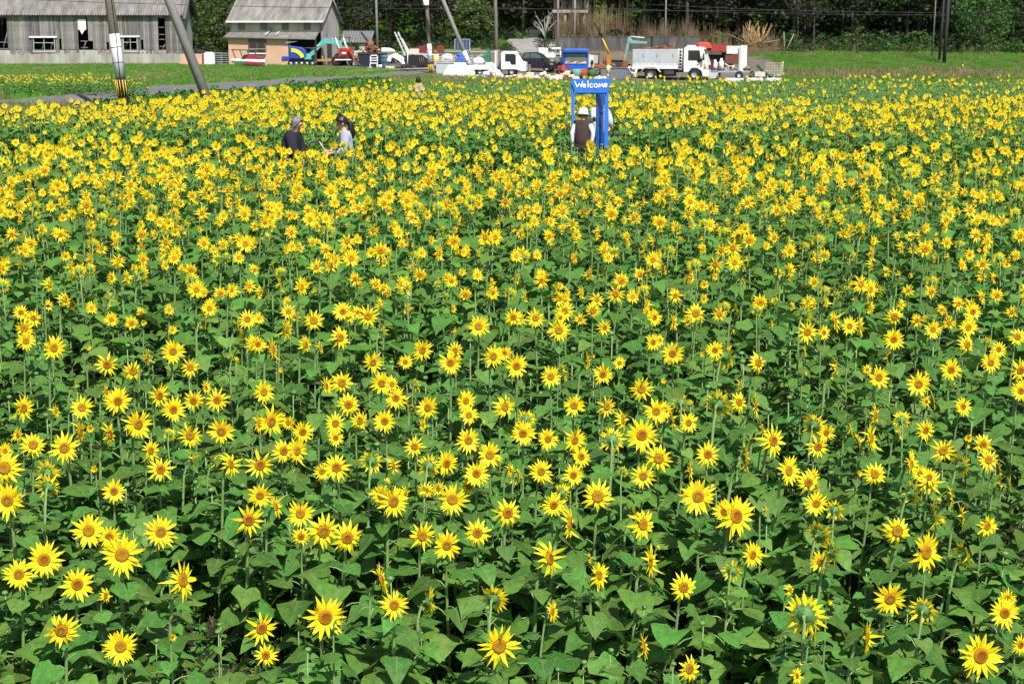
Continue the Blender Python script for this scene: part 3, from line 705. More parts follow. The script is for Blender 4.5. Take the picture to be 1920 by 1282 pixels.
# blue truck seen from the front
bt = thing('blue_truck', 'blue truck seen from the front with a roof visor and large windscreen', 'truck', pos(1056, 25.0), R(3))
MB().prism([(0, .35), (-.02, 1.55), (.1, 1.72), (1.75, 1.72), (1.87, 1.55), (1.85, .35)], 0, 1.5).obj('cab', BLUE_P, bt, bevel=.06)
MB().prism([(-.05, 1.62), (0, 1.88), (1.85, 1.88), (1.92, 1.62)], -.32, .3).obj('roof_visor', BLUE_P, bt, bevel=.03)
MB().prism([(.14, .92), (.2, 1.5), (1.68, 1.5), (1.74, .92)], -.03, .03).obj('windscreen', glass('grey_windscreen', (.13, .15, .15)), bt)
MB().prism([(.14, .80), (.16, .96), (1.72, .96), (1.74, .80)], -.05, -.01).obj('dashboard_trim', mat('cream_trim', (.5, .42, .30)), bt)
for a in (.3, .95): MB().tube([(a, -.07, .86), (a + .55, -.07, 1.0)], .018, 4).obj('wiper', BLACK, bt)
MB().box((.92, -.05, .42), (1.85, .12, .16)).obj('bumper', BLUE_P, bt)
MB().prism([(1.92, .5), (1.92, 1.5), (2.32, 1.42), (2.32, .55)], .08, .14).obj('open_door', mat('pale_door', (.50, .52, .47)), bt)
MB().tube([(2.18, -.02, .75), (2.18, -.02, 1.05)], .09, 6).obj('mirror', BLACK, bt)
MB().box((.92, 2.6, .9), (1.8, 2.6, .7)).obj('cargo_bed', BLUE_P, bt)
for x in (.2, 1.65): wheel(bt, x, .6, .33, .34, .22)
# teal and yellow mini excavator
TEAL = mat('teal_paint', (.09, .44, .38), var=.15, scale=3, rough=.45)
BLU2 = mat('blue_body', (.03, .06, .36), var=.2, rough=.5)
LIME = mat('lime_panel', (.62, .66, .03), var=.1, rough=.5)
ex = thing('excavator', 'turquoise mini excavator with blue and lime body and bent boom', 'excavator', pos(543, 22.6), R(-4))
MB().prism([(.0, .55), (.0, 1.5), (.1, 1.62), (1.1, 1.5), (1.35, 1.25), (1.42, .8), (1.2, .55)], 0, 1.2).obj('body', BLU2, ex, bevel=.08)
ar = [(.08 + 1.25 * (1 - math.cos(a)) * 0 + 1.18 * math.sin(a), .62 + .82 * math.cos(a)) for a in [R(k) for k in range(5, 86, 10)]]
ar2 = [(x * .74 + .02, .5 + (z - .5) * .66) for x, z in ar]
MB().prism(ar + ar2[::-1], -.06, .02).obj('lime_panel', LIME, ex)
MB().box((.05, .3, 1.1), (.12, .5, 1.0)).obj('counterweight', TEAL, ex, bevel=.03)
MB().box((.3, .6, .62), (1.9, 1.0, .28)).obj('turntable', BLU2, ex)
MB().prism([(1.2, .5), (1.15, .8), (1.5, 1.0), (1.75, .75), (1.8, .5)], .1, .6).obj('boom_base', TEAL, ex, bevel=.03)
for y in (0.05, 1.0): 
    t_ = MB().prism([(-.2, .15), (-.1, .38), (2.0, .38), (2.15, .15), (1.95, .0), (0, .0)], y, y + .28).obj('track', BLACK, ex, bevel=.04)
    for k in range(5): MB().lathe([(0, 0), (.13, 0), (.13, .05), (0, .05)], 10, (.1 + k * .45, y - .03, .17), M=Matrix.Rotation(R(-90), 3, 'X')).obj('roller', STEEL, t_)
bo = MB(); bo.prism([(1.52, .75), (1.62, .98), (2.72, 2.13), (2.95, 2.25), (3.2, 2.15), (4.05, 1.95), (4.08, 1.72), (3.1, 1.80), (2.8, 1.72), (1.78, .72)], .25, .42)
bo.obj('boom', TEAL, ex, bevel=.02)
MB().prism([(3.95, 2.0), (4.12, 2.08), (4.3, 1.9), (4.62, .7), (4.58, .38), (4.42, .40), (4.3, .75), (4.0, 1.65)], .24, .43).obj('dipper', TEAL, ex, bevel=.02)
MB().prism([(4.5, .42), (4.62, .42), (5.0, -.08), (4.7, -.05), (4.35, .1), (4.3, .3)], .08, .6).obj('bucket', mat('bucket_steel', (.20, .16, .12), var=.3), ex)
MB().tube([(1.75, .22, 1.3), (2.6, .22, 1.75)], .045, 6).obj('ram', STEEL, ex); MB().tube([(3.0, .33, 2.3), (4.0, .33, 2.08)], .04, 6).obj('ram', STEEL, ex)
MB().prism([(2.1, .35), (2.1, .5), (3.6, .62), (3.6, .35)], .1, .9).obj('blade', mat('ochre_steel', (.35, .22, .06), var=.3), ex)
# red tractor with front bucket
RED = mat('tractor_red', (.40, .035, .012), var=.25, scale=3, rough=.4)
tr = thing('tractor', 'red tractor with white roll bar posts and front loader bucket', 'tractor', pos(628, 22.9), R(-10))
MB().prism([(.25, .7), (.25, 1.35), (.5, 1.48), (1.1, 1.42), (1.25, 1.1), (1.2, .6)], .2, .95).obj('bonnet', RED, tr, bevel=.07)
MB().box((.75, .15, 1.05), (.35, .08, .16)).obj('headlight', WHITE, tr)
MB().box((.75, .16, .83), (.6, .08, .12)).obj('grille', DARKST, tr)
for x in (.05, .72): MB().tube([(x - .1, .5, 2.35), (x + .05, .5, 1.75), (x + .22, .45, 1.42)], [.06, .075, .1], 6).obj('roll_bar', WHITE, tr)
for x in (-.15, 1.02): MB().tube([(x, .8, 2.3), (x + .35, .3, 1.4)], .04, 5).obj('cab_post', DARKST, tr)
MB().box((.45, .75, 2.32), (1.3, .6, .06)).obj('canopy', DARKST, tr)
wheel(tr, .05, .35, .42, .42, .3, RED); wheel(tr, 1.45, .3, .42, .42, .3, RED); wheel(tr, .1, 1.3, .55, .55, .35, RED)
MB().box((.8, .12, .52), (1.6, .1, .1)).obj('front_beam', WHITE, tr)
MB().tube([(1.1, .1, 1.3), (1.5, -.05, 1.0), (1.55, -.1, .45)], .08, 6).obj('loader_arm', RED, tr)
MB().prism([(1.55, .1), (1.7, 1.18), (2.0, 1.2), (2.15, .35), (1.9, .02)], -.15, .15).obj('bucket_side', SILVER, tr)
MB().box((2.35, -.02, 1.2), (1.4, .06, .06)).obj('bucket_lip', WHITE, tr)
MB().box((2.5, .35, .75), (1.15, .05, .85)).obj('bucket_back', BLACK, tr)
MB().prism([(2.35, .28), (3.0, .55), (3.02, .3), (2.5, .2)], -.12, -.06).obj('cutting_edge', WHITE, tr)
# white and red motor boat on the grass
bo_ = thing('motor_boat', 'small white motor boat with red stripe lying on the grass', 'boat', pos(435, 23.6), R(-3))
bo_.scale = (1.02, 1, 1.1)
hull = MB(); secs = []
for f in np.linspace(0, 1, 9):
    x = f * 2.7; w = .62 * math.sin(min(1, f * 1.5 + .08) * math.pi / 2) ** .8 + .02; k = .05 + .42 * (1 - f) ** 3
    secs.append([(x, -w, .55 - .1 * f + .18 * (1 - f) * 0), (x, -w * .72, .25 + k * .5), (x, 0, .1 + k * .6), (x, w * .72, .25 + k * .5), (x, w, .55 - .1 * f), (x, w * .5, .66 - .05 * f), (x, -w * .5, .66 - .05 * f)])
vs = [p for s_ in secs for p in s_]; fs = []
for i in range(8):
    for k in range(7): a = i * 7; fs.append((a + k, a + (k + 1) % 7, a + 7 + (k + 1) % 7, a + 7 + k))
fs += [tuple(range(6, -1, -1)), tuple(range(56, 63))]
hull.add(vs, fs, 0, False).obj('hull', TRUCK_W, bo_)
REDP = mat('boat_red', (.30, .02, .04), var=.2, rough=.4)
MB().prism([(.9, .66), (1.2, .88), (1.6, .9), (2.4, .82), (2.55, .62)], -.3, .3).obj('deck', REDP, bo_, bevel=.04)
MB().prism([(1.0, .36), (1.3, .42), (2.6, .35), (2.6, .22), (1.5, .28)], -.63, -.55).obj('stripe', REDP, bo_)
MB().prism([(.85, .66), (1.05, .95), (1.3, .98), (1.1, .66)], -.4, .4).obj('windscreen', GLASS, bo_)
fr = thing('metal_frame', 'dark bent metal frame standing behind the motor boat', 'frame', pos(434, 22.95), R(-4))
for k in range(4):
    MB().tube([(.05 + k * .6, .1, 1.35), (.12 + k * .6, .1, 1.3), (.45 + k * .6, -.05, .45), (.5 + k * .6, -.05, .1)], .045, 5).obj('hoop', DARKST, fr)
MB().tube([(0, .12, 1.36), (2.3, .12, 1.3)], .04, 5).obj('top_rail', DARKST, fr); MB().tube([(.4, -.05, .25), (2.4, -.05, .25)], .04, 5).obj('low_rail', DARKST, fr)
# timber pallets
pal = thing('pallet_stack', 'stack of grey timber pallets beside the boat', 'pallets', pos(402, 22.3), R(-4))
PAL = mat('grey_pallet', (.25, .26, .27), var=.3, rnd=.2)
for k in range(6):
    MB().box((.75, 0, .1 + k * .18), (1.5, 1.0, .06), (0, random.uniform(-.02, .02), random.uniform(-.05, .05))).obj('pallet_deck', PAL, pal)
    if k < 5:
        for x in (.12, .75, 1.38): MB().box((x, 0, .19 + k * .18), (.12, .9, .11)).obj('block', PAL, pal)
# crates and sheets by the barn corner
one('panel_box', 'salmon orange box with a dark red edge by the barn corner', 'box', MB().box((.9, .2, .48), (1.85, .8, .95), mi=0).box((1.9, .2, .5), (.08, .84, 1.0), mi=1), [ORANGE, REDP], pos(340, 22.4), R(-4), bevel=.02)
one('white_cabinet', 'white cabinet standing between the salmon box and the pallets', 'cabinet', MB().box((.45, .2, .5), (.95, .5, 1.0)).box((.45, .2, 1.05), (.6, .4, .1)), WHITE, pos(382, 22.4), R(-4), bevel=.03)
one('black_tarpaulin', 'black tarpaulin draped behind the salmon box', 'tarpaulin', MB().ball((.9, 0, .9), (1.1, .5, .45), 12, 6, jit=.12).box((-.1, 0, .4), (.7, .4, .5), (0, -.6, 0)), BLACK, pos(352, 21.8))

# ------------------------------------------------------------------ the junk yard, piece by piece
FOAM = mat('dirty_foam', (.72, .68, .64), var=.2, scale=4, rough=.9, rnd=.15)
PEACH = mat('peach_foam', (.72, .52, .38), var=.15, scale=4, rough=.9, rnd=.15)
PLASW = mat('white_plastic', (.76, .76, .74), var=.08, rough=.5)
SHEET = mat('pale_mint_sheet', (.62, .72, .70), var=.06, scale=1, rough=.5)
CREAM = mat('cream_panel', (.60, .54, .42), var=.15)
BLUEP = mat('blue_plastic', (.05, .13, .42), var=.2, rough=.5)
BARREL = mat('faded_blue_barrel', (.06, .11, .17), var=.3, rough=.5)
GREENP = mat('green_plastic', (.03, .20, .10), var=.25, rough=.5)
REDC = mat('red_crate', (.20, .028, .022), var=.25, rough=.6)
def chunk_mesh(m, k):
    mb = MB(); mb.ball((0, 0, 0), (.5, .4, .32), 6, 4, jit=.28); return mb.mesh('chunk', m)
def heap(name, label, cat, u, s, w, d, h, m, n, size, part='chunk', shape=0):
    t = thing(name, label, cat, pos(u, s), 0)
    ms = [chunk_mesh(m, k) for k in range(4)] if shape == 0 else [MB().box((0, 0, 0), (1, .35, .16)).mesh(part, m), MB().box((0, 0, 0), (.7, .6, .4)).mesh(part, m)]
    if shape: w *= 1.25; h *= 1.15; n = int(n * 1.35)
    for k in range(n):
        x = random.uniform(-w, w); y = random.uniform(-d, d); z = h * (1 - abs(x) / w * .8) * random.uniform(.1, 1)
        link(part, random.choice(ms), t, (x, y, z), (random.uniform(-.5, .5), random.uniform(-.6, .6), random.uniform(0, 6)), size * random.uniform(.6, 1.3))
    return t
heap('foam_heap', 'heap of torn white foam blocks piled under the truck headboard', 'heap', 925, 27.2, .6, .4, .9, FOAM, 22, .5)
heap('foam_heap', 'low spread of peach and white foam in front of the white cab', 'heap', 975, 27.3, 1.3, .4, .32, PEACH, 24, .42)
heap('foam_heap', 'white foam slabs lying before the black car', 'heap', 1022, 27.0, .8, .4, .55, FOAM, 16, .45)
heap('foam_heap', 'cream crumpled sheets heaped in front of the blue truck', 'heap', 1064, 26.8, .75, .4, .55, PEACH, 20, .5)
heap('foam_heap', 'small pile of white foam lumps directly above the blue doorway', 'heap', 1125, 26.9, .55, .3, .4, FOAM, 10, .4)
heap('foam_heap', 'white lumps lying around the foot of the striped brace pole', 'heap', 900, 27.1, .3, .3, .3, FOAM, 8, .3)
heap('scrap_heap', 'mixed pale scrap piled on the trailer right of the dump truck', 'heap', 1365, 24.6, 1.4, .5, .8, mat('pale_scrap', (.42, .39, .35), rnd=.4), 40, .4, 'scrap_piece', 1)
heap('scrap_heap', 'rusty brown scrap spread behind the striped utility pole', 'heap', 845, 23.4, 1.2, .6, .8, RUST, 34, .42, 'scrap_piece', 1)
heap('scrap_heap', 'grey scrap strewn behind the leaning steel beams', 'heap', 770, 22.5, 1.3, .6, .5, mat('grey_scrap', (.28, .27, .25), rnd=.4), 30, .4, 'scrap_piece', 1)
heap('scrap_heap', 'scrap boards and slabs around the black car roof', 'heap', 1015, 22.8, 1.2, .6, .5, mat('pale_scrap', (.42, .39, .35), rnd=.4), 26, .38, 'scrap_piece', 1)
heap('scrap_heap', 'dark red and brown machine scrap right of the blue truck', 'heap', 1120, 25.6, .9, .4, .7, RUST, 26, .42, 'scrap_piece', 1)
heap('scrap_heap', 'green and grey scrap tangled beside the wire cage', 'heap', 1425, 25.2, .8, .4, .6, mat('green_scrap', (.10, .17, .12), rnd=.4), 26, .4, 'scrap_piece', 1)
heap('scrap_heap', 'odds and ends heaped on the flatbed of the white truck', 'heap', 893, 25.7, 1.0, .3, 1.2, mat('mixed_scrap', (.30, .29, .30), var=.5, rnd=.5), 26, .34, 'scrap_piece', 1)
for k_, (u_, s_, w_, h_, mm, n_, lab) in enumerate((
    (830, 24.6, .9, .6, mat('pale_scrap', (.42, .39, .35), rnd=.4), 26, 'pale odds and ends right of the striped utility pole'),
    (855, 24.9, .8, .7, mat('brown_scrap', (.20, .12, .08), rnd=.4), 26, 'brown scrap piled behind the blue tarpaulin bundle'),
    (800, 23.2, .7, .6, mat('grey_scrap', (.28, .27, .25), rnd=.4), 24, 'grey scrap directly left of the white pole sleeve'),
    (745, 22.6, .9, .8, mat('dark_scrap', (.06, .058, .055), rnd=.5), 26, 'dark scrap around the foot of the steel ladder'),
    (670, 22.3, .9, .8, mat('grey_scrap', (.28, .27, .25), rnd=.4), 26, 'grey machine scrap between the tractor and the skip'),
    (1000, 23.6, .8, .7, mat('dark_scrap', (.06, .058, .055), rnd=.5), 22, 'dark scrap rising behind the black car'),
    (1040, 24.2, .6, .7, mat('brown_scrap', (.20, .12, .08), rnd=.4), 22, 'brown scrap left of the blue truck cab'),
    (1150, 24.6, .9, .7, mat('brown_scrap', (.20, .12, .08), rnd=.4), 26, 'brown scrap under the plank stack by the crane'),
    (1340, 24.0, .9, .8, mat('dark_scrap', (.06, .058, .055), rnd=.5), 24, 'dark scrap filling the kiosk front'),
    (1400, 24.6, .9, .6, mat('brown_scrap', (.20, .12, .08), rnd=.4), 26, 'brown scrap right of the white partition'),
    (1440, 24.9, .8, .5, mat('grey_scrap', (.28, .27, .25), rnd=.4), 24, 'grey scrap inside and behind the wire cage'),
    (880, 22.0, 1.2, .5, mat('grey_scrap', (.28, .27, .25), rnd=.4), 28, 'low grey scrap row below the solar panel'))):
    heap('scrap_heap', lab, 'heap', u_, s_, w_, .4, h_, mm, n_, .4, 'scrap_piece', 1)
# mint sheet leaning before the flatbed
t = thing('sheet_panel', 'large pale mint sheet leaning in front of the flatbed truck', 'sheet', pos(861, 27.0))
mb = MB(); mb.add([(-1.2, -.4, .02), (1.15, -.4, .02), (.95, .3, .78), (-.75, .3, .82), (-1.2, -.36, .0), (1.15, -.36, .0), (.95, .34, .76), (-.75, .34, .80)], [(0, 1, 2, 3), (7, 6, 5, 4), (0, 4, 5, 1), (1, 5, 6, 2), (2, 6, 7, 3), (3, 7, 4, 0)])
mb.obj('panel', SHEET, t)
heap('foam_heap', 'white scraps along the lower edge of the mint sheet', 'heap', 858, 27.3, 1.2, .2, .2, FOAM, 12, .35)
one('steel_bin', 'grey galvanised bin beside the striped utility pole', 'bin', MB().prism([(-.6, 0), (-.65, .9), (.65, .9), (.55, 0)], -.4, .5).box((0, -.42, .87), (1.35, .05, .06)), SILVER, pos(835, 26.4))
cr = thing('wire_basket', 'white wire basket standing behind the grey bin', 'basket', pos(838, 25.4))
mbw = MB()
for k in range(12): mbw.box((-.9 + k * .16, 0, .9), (.02, .02, .5))
for k in range(4): mbw.box((0, 0, .68 + k * .15), (1.8, .02, .025))
mbw.obj('wire_side', PLASW, cr)
# black skip and rust heap
sk = thing('black_skip', 'dark blue black skip overflowing with rusty scrap', 'skip', pos(697, 23.4))
MB().prism([(-.8, 0), (-1.1, 1.15), (1.2, 1.15), (.9, 0)], -.5, .9).obj('skip_body', mat('dark_blue_steel', (.012, .016, .03), var=.3), sk, bevel=.03)
MB().box((0, -.53, 1.12), (2.3, .06, .08)).obj('rim', DARKST, sk)
heap('rust_heap', 'rust brown scrap heaped in the dark skip', 'heap', 697, 23.0, .95, .35, 1.5, RUST, 34, .5, 'scrap_piece', 1).location.z += .35
ch = thing('plastic_chair', 'white plastic garden chair facing the camera', 'chair', pos(701, 23.9))
MB().box((0, 0, .42), (.62, .55, .08)).obj('seat', PLASW, ch, bevel=.02)
bk = MB(); bk.box((-.27, .26, .75), (.07, .05, .62)); bk.box((.27, .26, .75), (.07, .05, .62)); bk.box((0, .26, 1.03), (.6, .05, .08)); bk.box((0, .26, .82), (.5, .04, .06)); bk.box((0, .26, .64), (.5, .04, .06))
bk.obj('backrest', PLASW, ch)
for x in (-.27, .27):
    for y in (-.22, .24): MB().box((x, y, .2), (.07, .07, .4)).obj('leg', PLASW, ch)
    MB().box((x, 0, .62), (.07, .5, .05)).obj('armrest', PLASW, ch)
one('white_bucket', 'small round white bucket between the chair and the barrel', 'bucket', MB().lathe([(0, 0), (.13, 0), (.16, .3), (.14, .3), (0, .28)], 12), PLASW, pos(713, 23.9))
one('barrel', 'faded blue barrel standing left of the white sheet', 'barrel', MB().lathe([(0, 0), (.36, 0), (.38, .3), (.36, .33), (.38, .36), (.38, .7), (.36, .73), (.38, .76), (.36, 1.02), (0, 1.02)], 16), BARREL, pos(722, 23.6))
t = thing('white_sheet', 'long white plastic sheet sliding down from the junk pile', 'sheet', pos(740, 23.8))
mb = MB(); vs = []; fs = []
for i in range(9):
    f = i / 8; x = -.3 + 1.35 * f; z = .95 * (1 - f) ** .8 + .04
    for k in range(5): vs.append((x + .1 * k + random.uniform(-.03, .03), -.3 + .2 * k, z + .18 * (k / 4) + random.uniform(-.05, .05)))
for i in range(8):
    for k in range(4): a = i * 5 + k; fs.append((a, a + 5, a + 6, a + 1))
mb.add(vs, fs, 0, True); mb.box((-.38, 0, .75), (.3, .5, .45), (0, .3, 0)); mb.obj('sheet', PLASW, t)
one('white_hood', 'white boat cover or hood lying on top of the junk behind the barrel', 'cover', MB().prism([(-.6, 0), (-.55, .35), (.1, .34), (.5, .2), (.6, 0)], -.3, .4).box((-.85, 0, .18), (.4, .5, .1)), PLASW, pos(728, 22.2, .75), bevel=.05)
lb = thing('steel_ladder', 'pale steel ladder frame leaning up out of the junk', 'ladder', pos(752, 23.0))
for d in (0, .28):
    MB().box((.0 + d, 0, 1.55), (.11, .1, 2.4), (0, -.42, 0)).obj('rail', mat('pale_steel', (.55, .55, .53)), lb)
for k in range(7): MB().tube([(-.42 + k * .17 + .02, 0, 2.35 - k * .28), (-.42 + k * .17 + .32, 0, 2.35 - k * .28)], .035, 5).obj('rung', STEEL, lb)
one('iron_beam', 'white iron beam sloping down beside the ladder frame', 'beam', MB().box((.0, 0, .9), (.14, .14, 1.6), (0, -.5, 0)), mat('pale_steel', (.55, .55, .53)), pos(763, 23.2, .55))
one('support_post', 'thin white post standing in front of the black tarpaulin box', 'post', MB().tube([(0, 0, 0), (.04, 0, 1.5)], .04, 6), WHITE, pos(764, 24.0))
tb = thing('covered_box', 'large box under a black tarpaulin with a pale top', 'box', pos(772, 23.8))
MB().prism([(-.5, 0), (-.55, .95), (.1, 1.05), (.9, .98), (1.2, .75), (1.25, 0)], -.2, 1.0).obj('tarpaulin', BLACK, tb, bevel=.05)
MB().prism([(.2, 1.02), (.35, 1.16), (.95, 1.12), (1.3, .78), (1.2, .76), (.85, 1.02)], -.2, .9).obj('top_sheet', SILVER, tb)
for k in range(3): MB().tube([(.75 + k * .13, -.26, .1), (.6 + k * .17, -.22, .85)], .03, 4).obj('strap', mat('strap_brown', (.14, .10, .08)), tb)
heap('scrap_heap', 'black rubber and white strips scattered at the foot of the covered box', 'heap', 762, 24.2, .6, .25, .3, DARKST, 16, .36, 'scrap_piece', 1)
one('white_slab', 'white foam slab lying flat on the ground before the skip', 'slab', MB().box((0, 0, .06), (.62, .4, .09), (.1, -.25, .2)), WHITE, pos(690, 24.3))
one('cream_block', 'cream block lying in the grass below the white sheet', 'block', MB().box((0, 0, .12), (.7, .4, .24), (0, .1, .1)), CREAM, pos(731, 24.4), bevel=.04)
for k, (u_, lab) in enumerate(((807, 'dark red cabinet just right of the utility pole top sleeve'), (826, 'bright red cabinet with a cream base in the back row'), (792, 'dark red crate left of the utility pole in the back row'))):
    q = one('red_cabinet', lab, 'cabinet', MB().box((0, 0, .3), (.62, .6, .62)).box((0, -.31, .3), (.02, .03, .55)), REDC, pos(u_, 21.6, .25), bevel=.02)
one('white_table', 'small white table with one visible leg near the red cabinets', 'table', MB().box((0, 0, .7), (.75, .5, .06)).box((.3, -.2, .35), (.08, .08, .7)).box((-.3, .2, .35), (.08, .08, .7)), PLASW, pos(815, 22.8))
one('cream_fridge', 'cream cabinet lying on its side in the back row', 'cabinet', MB().box((0, 0, .3), (.8, .5, .55)).box((.1, -.27, .3), (.4, .03, .2)), CREAM, pos(777, 21.8, .15), bevel=.03)
one('green_skiff', 'small upturned green and white skiff in the back row', 'boat', MB().prism([(-.8, .3), (-.7, .05), (.6, 0), (.9, .22), (.2, .25)], -.25, .25).prism([(-.85, .32), (.9, .22), (.9, .27), (-.85, .4)], -.3, .3, mi=1), [mat('skiff_green', (.18, .30, .28)), PLASW], pos(793, 22.2, .15))
one('yellow_drum', 'yellow drum right of the utility pole', 'drum', MB().lathe([(0, 0), (.2, 0), (.2, .7), (0, .7)], 10), YEL, pos(817, 23.9, .3))
one('white_cloth', 'white cloth bundle among the rusty scrap', 'cloth', MB().ball((0, 0, .3), (.5, .3, .28), 10, 6, jit=.15), PLASW, pos(839, 24.2, .55))
one('cloth_bundle', 'blue tarpaulin bundle tied up in front of the striped brace pole', 'tarpaulin', MB().ball((0, 0, .35), (.42, .3, .42), 9, 6, jit=.14).ball((-.05, 0, .78), (.2, .18, .2), 7, 5, jit=.2), BLUEP, pos(864, 25.4, .45))
so = thing('solar_panel', 'solar panel standing upright behind the brace pole', 'panel', pos(867, 21.4, .3))
MB().box((0, 0, .55), (1.35, .06, .95), (-.2, 0, 0)).obj('frame', STEEL, so)
CELL = mat('solar_cell', (.03, .05, .12), var=.15, rough=.2)
for i in range(5):
    for j in range(4): MB().box((-.51 + i * .255, -.035 + (j - 1.5) * .045, .55 + (j - 1.5) * .225), (.235, .03, .205), (-.2, 0, 0)).obj('cell', CELL, so)
gp = thing('green_machine', 'green machine part with a long arm on the truck bed', 'machine', pos(905, 25.3, .75))
MB().prism([(-.6, .35), (.2, .55), (.3, .5), (.35, 1.0), (.55, 1.0), (.6, .1), (-.1, .1), (-.6, .25)], -.15, .15).obj('body', GREENP, gp)
one('white_tarpaulin', 'crumpled white sheet lying beside the green machine', 'sheet', MB().ball((0, 0, .2), (.45, .3, .28), 9, 5, jit=.2), PLASW, pos(897, 25.9, .75))
one('timber_post', 'short split timber post right behind the headboard', 'post', MB().box((0, 0, .9), (.2, .2, 1.8), (0, .04, .3)).box((.2, .1, .85), (.1, .15, 1.7)), POLE_WOOD, pos(934, 25.7))
one('white_carton', 'white box lying on the scrap above the black car', 'box', MB().box((0, 0, .3), (.8, .5, .55), (0, .05, 0)).box((-.42, -.1, .3), (.05, .3, .3), mi=1), [PLASW, BLACK], pos(1018, 22.0, .35), bevel=.04)
one('white_sack', 'white sack lying behind the black car', 'sack', MB().ball((0, 0, .2), (.5, .3, .25), 9, 5, jit=.15), PLASW, pos(1032, 23.4, .65))
sh = thing('rack', 'thin white shelf on posts left of the blue truck', 'rack', pos(1043, 22.8))
MB().box((0, 0, 1.28), (.75, .4, .14)).obj('shelf', WHITE, sh)
for x in (-.33, .34): MB().tube([(x, 0, 0), (x, 0, 1.22)], .03, 5).obj('leg', WHITE, sh)
for u_, s_, lab in ((1003, 22.6, 'pale plank lying left of the white box'), (995, 22.2, 'second pale plank behind the white cab')):
    one('plank', lab, 'plank', MB().box((0, 0, .1), (.9, .25, .12), (0, .05, .2)), CREAM, pos(u_, s_, .3))
ew = thing('worn_seat', 'torn grey seat standing between the white cab and the black car', 'seat', pos(994, 26.6))
MB().box((0, 0, .25), (.55, .4, .3)).obj('cushion', CREAM, ew, bevel=.05); MB().box((-.05, .15, .65), (.2, .12, .6)).obj('backrest', mat('seat_brown', (.18, .15, .12)), ew, bevel=.04)
one('green_bucket', 'pale green bucket in front of the blue truck bumper', 'bucket', MB().lathe([(0, 0), (.25, 0), (.36, .62), (.33, .62), (0, .58)], 14), mat('pale_green', (.16, .30, .22)), pos(1081, 26.6, .1))
one('red_drum', 'dull red drum right of the green bucket', 'drum', MB().lathe([(0, 0), (.33, 0), (.33, .75), (.28, .75), (0, .7)], 14), mat('dull_red', (.24, .06, .045)), pos(1093, 26.5))
one('green_drum', 'dark green drum lying below the forklift', 'drum', MB().lathe([(0, 0), (.3, .02), (.32, .4), (.27, .55), (0, .55)], 14), mat('drum_green', (.04, .15, .05)), pos(1109, 26.3, .1))
one('dark_red_scrap', 'dark red crumpled metal left of the blue truck front', 'scrap', MB().ball((0, 0, .3), (.5, .3, .35), 7, 4, jit=.35), REDC, pos(1055, 26.0, .2))
fk = thing('forklift', 'rusty old forklift with an open cab frame', 'forklift', pos(1108, 24.8))
MB().prism([(-.1, .35), (-.1, .85), (.5, .9), (1.15, .7), (1.2, .3)], 0, .9).obj('body', RUST, fk, bevel=.05)
for x in (0, .58):
    MB().tube([(x, 0, .8), (x, 0, 1.55)], .05, 5).obj('cab_post', DARKST, fk)
MB().box((.3, .3, 1.56), (.8, .7, .06)).obj('cab_roof', DARKST, fk)
MB().box((.3, .02, 1.15), (.5, .02, .6)).obj('mesh_panel', mat('pale_mesh', (.42, .40, .33)), fk)
for x in (.1, .95): wheel(fk, x, -.05, .3, .32, .2)
MB().tube([(.98, .2, .75), (.95, .2, 1.6)], .06, 5).obj('mast', RUST, fk); MB().tube([(1.15, .2, .6), (1.15, .2, 1.6)], .07, 5).obj('mast', RUST, fk)
cr = thing('crane_boom', 'yellow crane boom with a black tip rising behind the forklift', 'crane', pos(1141, 24.6))
MB().box((0, 0, .75), (.28, .28, 1.5)).obj('column', mat('orange_column', (.45, .18, .03)), cr)
MB().tube([(.02, 0, 1.6), (-.5, 0, 2.75)], [.11, .045], 6).obj('boom', mat('crane_yellow', (.70, .40, .03)), cr)
MB().tube([(-.5, 0, 2.75), (-1.1, 0, 3.9)], [.05, .07], 6).obj('tip', BLACK, cr)
MB().ball((.1, -.2, .5), .18, 8, 6).obj('counterweight', PEACH, cr)
e2 = thing('old_excavator', 'faded teal excavator arm bent behind the dump truck bed', 'excavator', pos(1168, 23.2))
FT = mat('faded_teal', (.16, .33, .29), var=.25)
MB().prism([(.0, .55), (.12, .55), (.42, 1.5), (.5, 2.15), (.35, 2.2), (.2, 1.6)], -.1, .1).obj('dipper', FT, e2, bevel=.02)
MB().prism([(.3, 2.1), (.35, 2.45), (.55, 2.5), (.75, 2.2), (1.9, 2.1), (1.9, 1.92), (.6, 1.95)], -.12, .12).obj('boom', FT, e2, bevel=.02)
MB().tube([(.6, -.05, 2.5), (1.7, -.05, 2.4)], .045, 6).obj('ram', WHITE, e2)
MB().box((.1, 0, .3), (.5, .4, .6)).obj('foot', RUST, e2)
one('steel_tank', 'blue grey open steel tank right of the blue doorway top', 'tank', MB().prism([(-1.0, 0), (-1.05, .8), (1.15, .8), (1.2, 0)], -.4, .7).box((.05, -.42, .8), (2.3, .06, .07)).box((1.0, -.42, .4), (.06, .04, .8)), mat('grey_tank', (.14, .15, .17), var=.2), pos(1152, 25.9), bevel=.02)
one('yellow_can', 'pale yellow canister standing on the edge of the steel tank', 'canister', MB().lathe([(0, 0), (.13, .02), (.15, .4), (.08, .6), (0, .6)], 10), mat('pale_yellow', (.62, .55, .30)), pos(1140, 26.5, .45))
wf = thing('bicycle_frame', 'white bent metal frame leaning at the tail of the dump truck', 'frame', pos(1183, 26.0))
for a, b in (((-.2, .95), (.35, .7)), ((.35, .7), (.1, .1)), ((-.2, .95), (-.05, .55)), ((-.05, .55), (.3, .45)), ((.45, .8), (.2, .0)), ((-.3, .8), (.0, .98))):
    MB().tube([(a[0], 0, a[1]), (b[0], .05, b[1])], .035, 5).obj('bar', WHITE, wf)
